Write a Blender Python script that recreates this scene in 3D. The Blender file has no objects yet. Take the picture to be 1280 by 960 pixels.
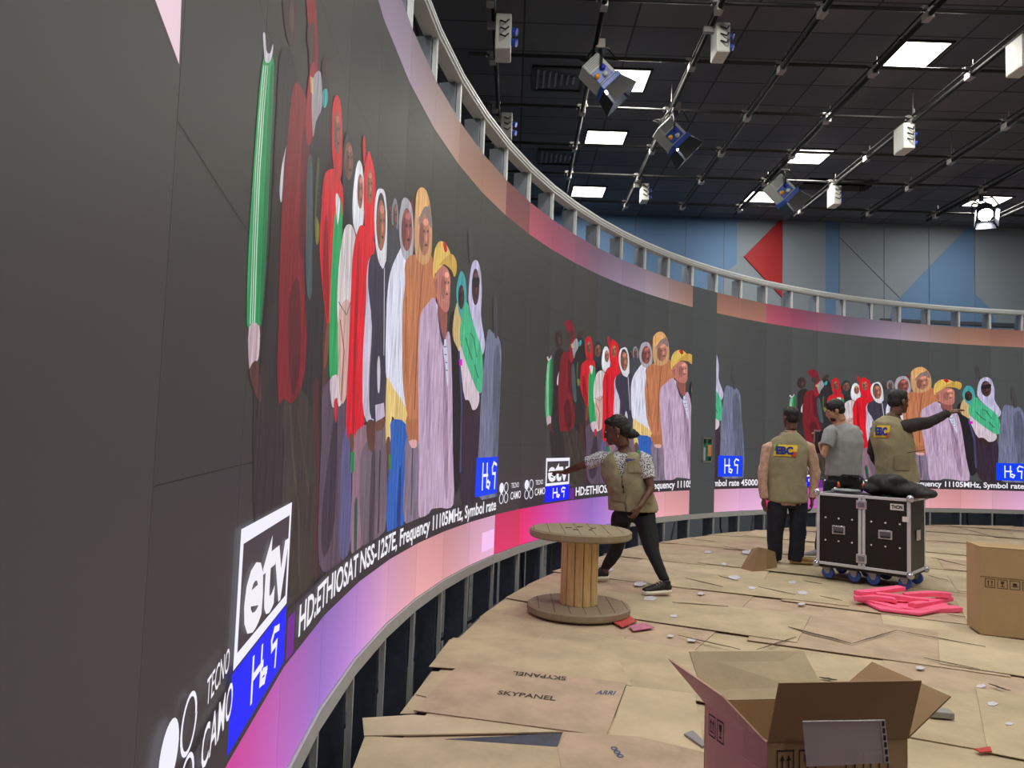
import bpy, bmesh, math, random
import numpy as np
from mathutils import Vector, Matrix, noise, geometry
from mathutils.bvhtree import BVHTree
random.seed(7)
SC = bpy.context.scene
COL = SC.collection
# ------------------------------------------------------------------ camera
F, PITCH, ROLL, CH = 942.4, .0694, .0340, 1.32
def make_camera():
    cd = bpy.data.cameras.new('camera'); cam = bpy.data.objects.new('camera', cd); COL.objects.link(cam)
    right = Vector((1, 0, 0)); fwd = Vector((0, math.cos(PITCH), math.sin(PITCH))); up = Vector((0, -math.sin(PITCH), math.cos(PITCH)))
    c, s = math.cos(ROLL), math.sin(ROLL)
    X = right*c+up*s; Y = -right*s+up*c; Z = -fwd
    m = Matrix.Identity(4)
    for i in range(3):
        m[i][0] = X[i]; m[i][1] = Y[i]; m[i][2] = Z[i]
    m.translation = (0, 0, CH)
    cam.matrix_world = m
    cd.sensor_width = 36; cd.lens = F*36/1280; cd.clip_start = .02; cd.clip_end = 100
    SC.camera = cam
make_camera()
# ------------------------------------------------------------------ world, exposure
wd = bpy.data.worlds.new('world'); SC.world = wd; wd.use_nodes = True
wd.node_tree.nodes['Background'].inputs[0].default_value = (.6, .7, 1, 1)
wd.node_tree.nodes['Background'].inputs[1].default_value = .05
SC.view_settings.view_transform = 'Standard'; SC.view_settings.look = 'None'
SC.view_settings.gamma = 1; SC.view_settings.use_curve_mapping = False
SC.view_settings.exposure = 0.0
LAMP_W = 52.0       # watts of one square ceiling panel
try:
    SC.cycles.use_denoising = True
    SC.cycles.max_bounces = 6; SC.cycles.diffuse_bounces = 4
    SC.cycles.sample_clamp_indirect = 4
except Exception: pass
# ------------------------------------------------------------------ helpers
def lin(c):
    o = []
    for v in c[:3]:
        v = v/255
        o.append(v/12.92 if v <= .04045 else ((v+.055)/1.055)**2.4)
    return (*o, 1)
def ray(x, y):
    u = x-640; v = 480-y
    c, s = math.cos(ROLL), math.sin(ROLL)
    a = c*u-s*v; b = s*u+c*v
    return Vector((a/F, math.cos(PITCH)-b/F*math.sin(PITCH), math.sin(PITCH)+b/F*math.cos(PITCH)))
def az(x, y, z=0):
    d = ray(x, y); return d*((z-CH)/d.z)+Vector((0, 0, CH))
def ay(x, y, Y):
    d = ray(x, y); return d*(Y/d.y)+Vector((0, 0, CH))
CC = Vector((10.10, 3.18)); R = 10.78; PH0 = math.radians(134.06); CW = .64
def phi(u): return PH0-u*CW/R
def cpt(u, r=R): return Vector((CC.x+r*math.cos(phi(u)), CC.y+r*math.sin(phi(u))))
def W(u, z, off=0.):
    i = math.floor(u); t = u-i
    p = cpt(i, R-off)*(1-t)+cpt(i+1, R-off)*t
    return Vector((p.x, p.y, z))
def wallpt(x, y):
    d = ray(x, y); d2 = d.xy
    a = d2.dot(d2); b = d2.dot(CC); c = CC.dot(CC)-R*R
    t = (b+math.sqrt(max(0, b*b-a*c)))/a
    q = d2*t-CC; ph = math.atan2(q.y, q.x)
    if ph < -1: ph += 2*math.pi
    u = (PH0-ph)*R/CW
    for _ in range(3):
        i = math.floor(u); A = cpt(i); B = cpt(i+1); e = B-A
        den = d2.x*e.y-d2.y*e.x
        t = (A.x*e.y-A.y*e.x)/den
        w = (d2*t-A).dot(e)/e.dot(e)
        if -.001 <= w <= 1.001: return i+w, d.z*t+CH
        u = i+w
    return u, d.z*t+CH
ZT, ZPT, ZPB, ZB = 3.614, 3.296, .635, .293

def tag(o, label=None, cat=None, group=None, kind=None):
    if label: o['label'] = label
    if cat: o['category'] = cat
    if group: o['group'] = group
    if kind: o['kind'] = kind
    return o
def thing(name, loc, label, cat, group=None):
    o = bpy.data.objects.new(name, None); COL.objects.link(o); o.location = loc; o.empty_display_size = .1
    return tag(o, label, cat, group)
WL = {}
def wloc(o): return WL.get(o, Vector(o.location))
def put(name, me, mat, parent=None, smooth=False):
    """me authored in world coordinates; becomes ONE mesh object"""
    if isinstance(me, bmesh.types.BMesh):
        bm = me; me = bpy.data.meshes.new(name); bm.to_mesh(me); bm.free()
    o = bpy.data.objects.new(name, me); COL.objects.link(o)
    if mat is not None:
        me.materials.clear(); me.materials.append(mat)
    if parent is not None:
        me.transform(Matrix.Translation(-wloc(parent))); o.parent = parent; WL[o] = wloc(parent)
    else:
        n = len(me.vertices)
        co = np.empty(n*3, 'f'); me.vertices.foreach_get('co', co); co = co.reshape(-1, 3)
        c = Vector(((co[:, 0].min()+co[:, 0].max())/2, (co[:, 1].min()+co[:, 1].max())/2, co[:, 2].min()))
        me.transform(Matrix.Translation(-c)); o.location = c; WL[o] = c
    if smooth:
        me.polygons.foreach_set('use_smooth', [True]*len(me.polygons))
    return o
def struct(name, bm, mat, parent=None):
    o = put(name, bm, mat, parent); o['kind'] = 'structure'; return o

class MB:
    def __init__(s): s.bm = bmesh.new()
    def face(s, pts):
        return s.bm.faces.new([s.bm.verts.new(p) for p in pts])
    def hexa(s, p):   # 8 corners: bottom 4 ccw, top 4 ccw
        v = [s.bm.verts.new(q) for q in p]
        for f in ((3, 2, 1, 0), (4, 5, 6, 7), (0, 1, 5, 4), (1, 2, 6, 5), (2, 3, 7, 6), (3, 0, 4, 7)):
            s.bm.faces.new([v[i] for i in f])
        return s
    def box(s, c, sz, ax=None, ay_=None, az_=None):
        c = Vector(c); X = (Vector(ax) if ax else Vector((1, 0, 0))).normalized()
        Zx = (Vector(az_) if az_ else Vector((0, 0, 1))).normalized()
        Y = (Vector(ay_) if ay_ else Zx.cross(X)).normalized()
        X, Y, Zx = X*sz[0]/2, Y*sz[1]/2, Zx*sz[2]/2
        return s.hexa([c-X-Y-Zx, c+X-Y-Zx, c+X+Y-Zx, c-X+Y-Zx, c-X-Y+Zx, c+X-Y+Zx, c+X+Y+Zx, c-X+Y+Zx])
    def tube(s, pts, r, n=10, side=None, cap=True):
        pts = [Vector(p) for p in pts]; m = len(pts)
        rr = r if isinstance(r, (list, tuple)) else [r]*m
        rings = []; prev = None
        for i, p in enumerate(pts):
            t = (pts[min(i+1, m-1)]-pts[max(i-1, 0)])
            t = t.normalized() if t.length > 1e-9 else Vector((0, 0, 1))
            if side is not None: a = Vector(side)
            elif prev is not None: a = prev
            else: a = Vector((0, 0, 1)) if abs(t.z) < .9 else Vector((1, 0, 0))
            a = (a-t*a.dot(t)).normalized(); b = t.cross(a); prev = a
            ra, rb = rr[i] if isinstance(rr[i], (list, tuple)) else (rr[i], rr[i])
            rings.append([s.bm.verts.new(p+a*ra*math.cos(2*math.pi*k/n)+b*rb*math.sin(2*math.pi*k/n)) for k in range(n)])
        for i in range(m-1):
            for k in range(n):
                s.bm.faces.new((rings[i][k], rings[i][(k+1) % n], rings[i+1][(k+1) % n], rings[i+1][k]))
        if cap:
            s.bm.faces.new(rings[0][::-1]); s.bm.faces.new(rings[-1])
        return s
    def cyl(s, a, b, r, r2=None, n=20): return s.tube([a, b], [r, r if r2 is None else r2], n)
    def ell(s, c, A, B, C_, seg=16, rg=10):
        c = Vector(c); A = Vector(A); B = Vector(B); C_ = Vector(C_)
        top = s.bm.verts.new(c+C_); bot = s.bm.verts.new(c-C_); rings = []
        for i in range(1, rg):
            th = math.pi*i/rg; rings.append([s.bm.verts.new(c+C_*math.cos(th)+(A*math.cos(2*math.pi*k/seg)+B*math.sin(2*math.pi*k/seg))*math.sin(th)) for k in range(seg)])
        for k in range(seg):
            s.bm.faces.new((top, rings[0][k], rings[0][(k+1) % seg]))
            s.bm.faces.new((bot, rings[-1][(k+1) % seg], rings[-1][k]))
            for i in range(len(rings)-1):
                s.bm.faces.new((rings[i][k], rings[i+1][k], rings[i+1][(k+1) % seg], rings[i][(k+1) % seg]))
        return s
    def prism(s, pts, vec):
        vec = Vector(vec); a = [s.bm.verts.new(p) for p in pts]; b = [s.bm.verts.new(Vector(p)+vec) for p in pts]
        n = len(pts); s.bm.faces.new(a[::-1]); s.bm.faces.new(b)
        for i in range(n): s.bm.faces.new((a[i], a[(i+1) % n], b[(i+1) % n], b[i]))
        return s
    def done(s, bevel=0, seg=2):
        bmesh.ops.recalc_face_normals(s.bm, faces=s.bm.faces)
        if bevel:
            bmesh.ops.bevel(s.bm, geom=[e for e in s.bm.edges if e.is_manifold and e.calc_face_angle(0) > .5], offset=bevel, segments=seg, profile=.5, affect='EDGES', clamp_overlap=True)
        return s.bm

def evaluated(o):
    dg = bpy.context.evaluated_depsgraph_get()
    return bpy.data.meshes.new_from_object(o.evaluated_get(dg))
def fuse(mb, voxel, smooth=4, wr=0, wscale=6, seed=0, fac=.5):
    """merge overlapping closed shells into one continuous skin; returns mesh"""
    bm = mb.done(); me = bpy.data.meshes.new('t'); bm.to_mesh(me); bm.free()
    o = bpy.data.objects.new('t', me); COL.objects.link(o)
    m = o.modifiers.new('r', 'REMESH'); m.mode = 'VOXEL'; m.voxel_size = voxel
    if smooth:
        q = o.modifiers.new('s', 'SMOOTH'); q.iterations = smooth; q.factor = fac
    r = evaluated(o); bpy.data.objects.remove(o); bpy.data.meshes.remove(me)
    if wr:
        for v in r.vertices:
            p = v.co*wscale; p2 = Vector((p.x+seed, p.y, p.z*.6))
            v.co += v.normal*wr*(noise.noise(p2)+.5*noise.noise(p2*2.3)+.8*(.5-abs(noise.noise(p2*.9+Vector((7, 3, 1))))*2))
    r.polygons.foreach_set('use_smooth', [True]*len(r.polygons))
    return r

# ------------------------------------------------------------------ materials
MATS = {}
def mat(name, c, rough=.6, metal=0, var=0, vscale=8, bump=0, bscale=60, c2=None, stretch=(1, 1, 1), emit=0, spec=.5, alpha=1, trans=0):
    if name in MATS: return MATS[name]
    m = bpy.data.materials.new(name); m.use_nodes = True; nt = m.node_tree; N = nt.nodes; L = nt.links
    b = N['Principled BSDF']; b.inputs['Base Color'].default_value = lin(c)
    b.inputs['Roughness'].default_value = rough; b.inputs['Metallic'].default_value = metal
    b.inputs['Specular IOR Level'].default_value = spec
    b.inputs['Alpha'].default_value = alpha; b.inputs['Transmission Weight'].default_value = trans
    if var or bump or c2:
        tc = N.new('ShaderNodeTexCoord'); mp = N.new('ShaderNodeMapping'); mp.inputs['Scale'].default_value = stretch
        L.new(tc.outputs['Object'], mp.inputs[0])
    if var or c2:
        n = N.new('ShaderNodeTexNoise'); n.inputs['Scale'].default_value = vscale; n.inputs['Detail'].default_value = 5; n.inputs['Roughness'].default_value = .6
        L.new(mp.outputs[0], n.inputs['Vector'])
        r = N.new('ShaderNodeValToRGB'); a = lin(c)
        r.color_ramp.elements[0].position = .3; r.color_ramp.elements[1].position = .7
        r.color_ramp.elements[0].color = tuple(v*(1-var) for v in a[:3])+(1,)
        r.color_ramp.elements[1].color = lin(c2) if c2 else tuple(min(1, v*(1+var)) for v in a[:3])+(1,)
        L.new(n.outputs[0], r.inputs[0]); L.new(r.outputs[0], b.inputs['Base Color'])
    if bump:
        n2 = N.new('ShaderNodeTexNoise'); n2.inputs['Scale'].default_value = bscale; n2.inputs['Detail'].default_value = 4
        L.new(mp.outputs[0], n2.inputs['Vector'])
        bp = N.new('ShaderNodeBump'); bp.inputs['Strength'].default_value = bump; bp.inputs['Distance'].default_value = .01
        L.new(n2.outputs[0], bp.inputs['Height']); L.new(bp.outputs[0], b.inputs['Normal'])
    if emit:
        b.inputs['Emission Color'].default_value = lin(c); b.inputs['Emission Strength'].default_value = emit
    MATS[name] = m; return m

def screen_mat(name, fold=.0, strength=1., pix=True):
    m = bpy.data.materials.new(name); m.use_nodes = True; nt = m.node_tree; N = nt.nodes; L = nt.links
    b = N['Principled BSDF']; b.inputs['Base Color'].default_value = (.012, .012, .013, 1); b.inputs['Roughness'].default_value = .55
    b.inputs['Specular IOR Level'].default_value = .25
    at = N.new('ShaderNodeAttribute'); at.attribute_name = 'col'
    src = at.outputs['Color']
    if fold:
        uv = N.new('ShaderNodeUVMap'); uv.uv_map = 'uv'
        mp = N.new('ShaderNodeMapping'); mp.inputs['Scale'].default_value = (26, 3.2, 1); L.new(uv.outputs[0], mp.inputs[0])
        n = N.new('ShaderNodeTexNoise'); n.inputs['Scale'].default_value = 1; n.inputs['Detail'].default_value = 5; n.inputs['Roughness'].default_value = .65
        L.new(mp.outputs[0], n.inputs['Vector'])
        mr = N.new('ShaderNodeMapRange'); mr.inputs[1].default_value = .3; mr.inputs[2].default_value = .7; mr.inputs[3].default_value = 1-fold*1.3; mr.inputs[4].default_value = 1+fold*.7
        L.new(n.outputs[0], mr.inputs[0])
        vm = N.new('ShaderNodeVectorMath'); vm.operation = 'SCALE'; L.new(src, vm.inputs[0]); L.new(mr.outputs[0], vm.inputs['Scale']); src = vm.outputs[0]
    L.new(src, b.inputs['Emission Color']); b.inputs['Emission Strength'].default_value = strength
    return m

M_card = mat('cardboard', (184, 168, 138), .85, var=.2, vscale=3, bump=.25, bscale=25)
M_card2 = mat('cardboard_pale', (194, 178, 148), .85, var=.18, vscale=2.2, bump=.2, bscale=22)
M_card3 = mat('cardboard_pinkish', (182, 160, 136), .85, var=.2, vscale=3.5, bump=.25, bscale=30)
M_boxc = mat('box_cardboard', (172, 144, 106), .8, var=.08, vscale=4, bump=.12, bscale=50, stretch=(1, 1, .3))
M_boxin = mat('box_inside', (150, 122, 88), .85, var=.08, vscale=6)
M_ink = mat('printing_ink', (52, 44, 38), .7)
M_blueink = mat('blue_printing_ink', (50, 74, 122), .7)
M_metal = mat('silver_frame', (186, 190, 194), .45, .15, var=.06, vscale=20)
M_white_metal = mat('white_rail', (214, 218, 222), .45, .1)
M_darkmetal = mat('dark_steel', (66, 72, 88), .5, .1, var=.2, vscale=12)
M_black = mat('matt_black', (18, 18, 20), .6)
M_pipe = mat('black_pipe', (20, 20, 23), .6, 0, spec=.12)
M_clamp = mat('zinc_clamp', (150, 146, 146), .4, .5)
M_wood = mat('pine_stave', (214, 182, 128), .6, var=.22, vscale=3, stretch=(14, 14, 1.2), bump=.2, bscale=8)
M_disc = mat('weathered_plank', (168, 148, 114), .75, var=.28, vscale=3, stretch=(2, 16, 2), bump=.35, bscale=10, c2=(150, 140, 118))
M_khaki = mat('khaki_cotton', (150, 141, 112), .9, var=.12, vscale=14, bump=.35, bscale=90)
M_skin = mat('dark_brown_skin', (98, 64, 50), .5, var=.1, vscale=20)
M_skin2 = mat('brown_skin', (98, 64, 50), .5, var=.1, vscale=20)
M_skin3 = mat('light_skin', (178, 132, 106), .5, var=.08, vscale=20)
M_hair = mat('black_hair', (16, 14, 15), .55, bump=.6, bscale=120)
M_trouser = mat('black_trousers', (24, 26, 34), .85, var=.2, vscale=10, bump=.3, bscale=60)
M_grey = mat('grey_tshirt', (150, 154, 156), .9, var=.07, vscale=9, bump=.25, bscale=70)
M_purpleblk = mat('dark_shirt', (44, 36, 40), .85, var=.15, vscale=9)
M_peach = mat('peach_shirt', (196, 150, 128), .85, var=.22, vscale=22, c2=(210, 176, 158))
M_sole = mat('white_rubber', (222, 218, 200), .6)
M_tan = mat('tan_leather', (150, 118, 70), .6, var=.1)
M_led = screen_mat('led_surface', 0)
M_pic = screen_mat('led_picture', .42)
M_txt = screen_mat('led_lettering', 0, 1.05)
def blouse_mat():
    m = mat('patterned_blouse', (205, 208, 214), .85)
    nt = m.node_tree; N = nt.nodes; L = nt.links; b = N['Principled BSDF']
    tc = N.new('ShaderNodeTexCoord'); v = N.new('ShaderNodeTexVoronoi'); v.inputs['Scale'].default_value = 75; L.new(tc.outputs['Object'], v.inputs['Vector'])
    r = N.new('ShaderNodeValToRGB'); r.color_ramp.interpolation = 'CONSTANT'
    r.color_ramp.elements[0].color = lin((40, 48, 66)); r.color_ramp.elements[1].position = .42; r.color_ramp.elements[1].color = lin((208, 208, 212))
    L.new(v.outputs['Distance'], r.inputs[0]); L.new(r.outputs[0], b.inputs['Base Color']); return m
M_blouse = blouse_mat()
def tile_mat(name, c1, c2, mortar, sx, sy):
    m = mat(name, c1, .8); nt = m.node_tree; N = nt.nodes; L = nt.links; b = N['Principled BSDF']
    tc = N.new('ShaderNodeTexCoord'); br = N.new('ShaderNodeTexBrick'); br.offset = 0
    br.inputs['Scale'].default_value = 1; br.inputs['Brick Width'].default_value = sx; br.inputs['Row Height'].default_value = sy
    br.inputs['Mortar Size'].default_value = .012; br.inputs['Color1'].default_value = lin(c1); br.inputs['Color2'].default_value = lin(c2); br.inputs['Mortar'].default_value = lin(mortar)
    n = N.new('ShaderNodeTexNoise'); n.inputs['Scale'].default_value = .9; n.inputs['Detail'].default_value = 6
    L.new(tc.outputs['Object'], br.inputs['Vector']); L.new(tc.outputs['Object'], n.inputs['Vector'])
    mx = N.new('ShaderNodeMix'); mx.data_type = 'RGBA'; mx.blend_type = 'MULTIPLY'; mx.inputs[0].default_value = .6
    L.new(br.outputs['Color'], mx.inputs[6]); L.new(n.outputs[0], mx.inputs[7]); L.new(mx.outputs[2], b.inputs['Base Color'])
    return m
M_ceil = tile_mat('black_ceiling_tile', (112, 114, 124), (88, 93, 108), (50, 50, 56), 1.2, .6)
M_backwall = mat('grey_wall_paint', (122, 132, 143), .75, var=.04, vscale=1)
M_bluewall = mat('blue_wall_paint', (90, 122, 160), .75, var=.04, vscale=1)
M_redwall = mat('red_wall_paint', (150, 16, 22), .6)
M_darkwall = mat('dark_wall_paint', (40, 34, 38), .85)
M_sidewall = mat('plain_wall_paint', (120, 118, 116), .85)
M_lamp = mat('lamp_diffuser', (255, 250, 232), .4, emit=6)

# ------------------------------------------------------------------ room shell
X0, X1, Y0, Y1, ZC, ZF = -6., 18., -5., 14.85, 5.82, -.85
def slab(a, b): 
    a = Vector(a); b = Vector(b); m = MB(); m.box((a+b)/2, (b.x-a.x, b.y-a.y, b.z-a.z)); return m.done()
struct('floor', slab((X0, Y0, ZF-.1), (X1, Y1, ZF)), mat('dark_concrete', (110, 110, 112), .7, var=.25, vscale=2))
# open tile in the ceiling: ring of slabs around it
hole = (az(1012, 222, ZC), az(1080, 205, ZC))
hx0, hx1, hy0, hy1 = hole[0].x, hole[0].x+1.2, hole[0].y, hole[0].y+.6
m = MB()
for a, b in (((X0, Y0), (hx0, Y1)), ((hx1, Y0), (X1, Y1)), ((hx0, Y0), (hx1, hy0)), ((hx0, hy1), (hx1, Y1))):
    m.box(((a[0]+b[0])/2, (a[1]+b[1])/2, ZC+.05), (b[0]-a[0], b[1]-a[1], .1))
struct('ceiling', m.done(), M_ceil)
struct('trim_1', slab((X0, Y0, ZC+.9), (X1, Y1, ZC+1.)), mat('void_dark', (12, 12, 14), .9))
struct('wall_back', slab((X0, Y1, ZF), (X1, Y1+.1, ZC+1)), M_backwall)
struct('wall_left', slab((X0-.1, Y0, ZF), (X0, Y1, ZC+1)), M_darkwall)
struct('wall_right', slab((X1, Y0, ZF), (X1+.1, Y1, ZC+1)), M_sidewall)
struct('wall_front', slab((X0, Y0-.1, ZF), (X1, Y0, ZC+1)), M_sidewall)
wb = bpy.data.objects['wall_back']
def wallpoly(name, pts, matl, th):
    m = MB(); m.prism([ay(x, y, Y1)-Vector((0, th, 0)) for x, y in pts], (0, th, 0)); return struct(name, m.done(), matl, wb)
wallpoly('trim_2', [(600, 240), (921, 262), (921, 330), (903, 342), (900, 430), (600, 420)], M_bluewall, .004)
wallpoly('trim_3', [(977.5, 272), (929.5, 321), (977, 372)], M_redwall, .03)
wallpoly('trim_4', [(1032, 270), (1049, 270), (1049, 410), (1032, 410)], M_bluewall, .004)
wallpoly('trim_5', [(1218, 275), (1117, 380), (1098, 440), (1250, 440), (1240, 388), (1217, 366)], M_bluewall, .006)
wallpoly('trim_6', [(1100, 398), (1285, 405), (1285, 410), (1100, 402)], mat('skirting_dark', (60, 66, 76), .7), .02)
for k, xx in enumerate((794, 857, 905, 977.5, 1049, 1105, 1161, 1218)):
    p = ay(xx, 300, Y1).x
    m = MB(); m.box((p, Y1-.002, 3), (.012, .008, 5.6)); struct('trim_%d' % (7+k), m.done(), mat('panel_joint', (84, 92, 102), .8), wb)
# a diagonal joint
a, b = ay(1049, 296, Y1), ay(1140, 388, Y1); m = MB(); m.tube([a, b], .008, 6); struct('trim_15', m.done(), MATS['panel_joint'], wb)
# ------------------------------------------------------------------ ceiling lamps
def ceiling_light(cx, cy, label, group=None, sx=.6, sy=.6):
    t = thing('ceiling_light', (cx, cy, ZC), label, 'ceiling light', group)
    m = MB()
    for dx, dy, lx, ly in ((-sx/2, 0, .03, sy+.03), (sx/2, 0, .03, sy+.03), (0, -sy/2, sx, .03), (0, sy/2, sx, .03)):
        m.box((cx+dx, cy+dy, ZC-.008), (lx, ly, .02))
    put('frame', m.done(), M_black, t)
    m = MB(); m.box((cx, cy, ZC-.005), (sx-.03, sy-.03, .01)); put('diffuser', m.done(), M_lamp, t)
    ld = bpy.data.lights.new('panel_lamp', 'AREA'); ld.shape = 'RECTANGLE'; ld.size = sx-.04; ld.size_y = sy-.04; ld.energy = LAMP_W; ld.color = (1, .965, .88)
    lo = bpy.data.objects.new('panel_lamp', ld); COL.objects.link(lo); lo.location = (0, 0, -.014); lo.parent = t
H = ZC-CH
for x, y, lab in ((.282, 2.446, 'square ceiling light, middle of the three in the left row'),
                  (.282, 2.034, 'square ceiling light partly hidden behind the nearest hanging spotlight'),
                  (.282, 2.99, 'square ceiling light nearest the blue wall in the left row'),
                  (.985, 1.845, 'largest square ceiling light, crossed by a black pipe, at the upper right'),
                  (.995, 2.54, 'square ceiling light split by two pipes beside the open ceiling tile'),
                  (.99, 2.98, 'square ceiling light behind the farthest box-shaped spotlight'),
                  (1.866, 2.943, 'square ceiling light above the round spotlight on the far right')):
    ceiling_light(x*H, y*H, lab)
for x, y in ((1.27, 5.6), (4.43, 4.9), (1.27, 1.8), (4.43, 1.4), (8.4, 8.3), (8.4, 4.9), (8.4, 1.2), (12.4, 10.5), (12.4, 4.5), (3, -2), (8.4, -2.2), (-3, 4.5), (-3.4, 9), (-2, .5), (.1, 2.9)):  # leftmost ones are added to brighten under the wall and the carton's left side
    ceiling_light(x, y, 'square ceiling light outside the view, put in to light stage and wall', 'ceiling lights outside the view')
# vents
def vent(px, py, label, w=.62):
    c = az(px, py, ZC); t = thing('ceiling_vent', c, label, 'air vent')
    m = MB()
    for dx, dy, lx, ly in ((-w/2, 0, .03, w), (w/2, 0, .03, w), (0, -w/2, w, .03), (0, w/2, w, .03)): m.box(c+Vector((dx, dy, -.012)), (lx, ly, .024))
    put('frame', m.done(), M_black, t)
    for k in range(7):
        x = -w/2+.06+k*.075
        m = MB(); m.box(c+Vector((x, 0, -.02)), (.035, w-.1-k*.05, .006), ax=(.8, 0, .5)); put('slat', m.done(), mat('vent_slat', (88, 88, 92), .5), t)
vent(697, 98, 'black ceiling vent with slanted slats beside the nearest hanging spotlight')
vent(697, 196, 'black ceiling vent beyond the middle light of the left row')
# ------------------------------------------------------------------ lighting grid of pipes
ZP = CH+4.1
grid = thing('lighting_grid', (4, 8, ZP), 'black steel pipe grid with silver clamps hung under the dark ceiling', 'lighting grid')
LX = [-.33, .80, 1.89, 2.87, 3.87, 4.93, 6.12, 7.28, 8.4, 9.5]; LY = [3.4, 4.6, 5.75, 6.87, 7.98, 9.22, 10.43, 11.6, 12.95]
for x in LX:
    s = .02*(x-1)/3
    m = MB(); m.cyl((x-s-.1 if x > 0 else x, 1., ZP), (x+s if x > 0 else x+.06, 13.25, ZP), .026, n=10); put('long_pipe', m.done(), M_pipe, grid, True)
    m = MB(); m.cyl((x-s-.1 if x > 0 else x, 1., ZP+.085), (x+s if x > 0 else x+.06, 13.25, ZP+.085), .012, n=8); put('cable_run', m.done(), M_pipe, grid, True)
for y in LY:
    m = MB(); m.cyl((-.6, y, ZP+.06), (11, y, ZP+.06), .02, n=10); put('cross_pipe', m.done(), mat('grey_pipe', (34, 34, 35), .5, 0, spec=.3), grid, True)
for x in LX[:8]:
    for y in LY[2:]:
        xx = x if x <= 0 else x-.1+(y-1)/12.2*(.1+.04*(x-1)/3)-.02*(x-1)/3
        m = MB(); m.box((xx, y, ZP+.0), (.07, .11, .075)); m.box((xx, y, ZP+.075), (.13, .05, .035)); m.cyl((xx+.05, y+.02, ZP+.08), (xx+.05, y+.02, ZP+.2), .006, n=6)
        m.cyl((xx-.07, y, ZP+.03), (xx-.07, y, ZP+.09), .01, n=6)
        put('clamp', m.done(.006, 1), M_clamp, grid)
for x, y in ((2.87, 6.87), (4.93, 9.22), (.8, 10.43), (6.12, 10.43), (1.89, 9.22)):
    m = MB(); m.cyl((x, y, ZP+.1), (x, y, ZC), .008, n=6); put('hanger_rod', m.done(), M_clamp, grid)
# junction boxes
def junction(x, y, label, s=1., dx=.13):
    c = Vector((x+dx, y, ZP-.18)); t = thing('junction_box', c, label, 'junction box', 'cable junction boxes on the pipe grid')
    m = MB(); m.box(c, (.13*s, .24*s, .3*s)); put('housing', m.done(.012), mat('offwhite_enclosure', (198, 200, 196), .5), t)
    for k in range(2):
        m = MB(); m.cyl(c+Vector((.06*s, -.05, .05-.11*k)), c+Vector((.11*s, -.07, .03-.11*k)), .03*s, n=12); put('socket', m.done(), mat('blue_socket', (36, 70, 190), .4), t)
    m = MB()
    for k in range(3):
        m.tube([c+Vector((-.03, -.125*s, .1-.07*k)), c+Vector((.02, -.16*s, .06-.07*k)), c+Vector((.05, -.125*s, .11-.07*k))], .008, 6)
    put('cable_loop', m.done(), M_black, t, True)
    m = MB(); m.box((x+dx*.35, y, ZP-.05), (abs(dx)*.8+.06, .05, .06)); put('bracket', m.done(), M_clamp, t)
junction(-.33, 7.2, 'offwhite junction box with blue sockets, topmost beside the curved rail', 1.2)
junction(-.31, 9.4, 'offwhite junction box with blue sockets, lower one beside the curved rail', 1.1)
junction(1.8, 7.15, 'offwhite junction box at the top edge above the middle spotlight')
junction(1.87, 11.75, 'small offwhite junction box on a pipe below the middle spotlight', .9)
junction(4.88, 9.3, 'offwhite junction box on a pipe above the open ceiling tile', 1.1, -.02)
junction(5.0, 11.6, 'offwhite junction box hanging right beside the open ceiling tile', 1., -.04)
junction(4.9, 7.2, 'offwhite junction box cut by the right edge of the photo', 1.1, .02)
# cables in the open tile
m = MB()
for k in range(4):
    x = hx0+.2+.25*k; m.tube([(x, hy0+.3, ZC+.9), (x+.1*math.sin(k*2), hy0+.2, ZC+.2), (x+.25, hy0+.1, ZC+.05), (5.0, 11.6, ZP+.05)], .012, 6)
tag(put('ceiling_cables', m.done(), mat('grey_cable', (84, 84, 88), .6), None, True), 'grey cables dropping out of the open black ceiling tile', 'cables')
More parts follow.
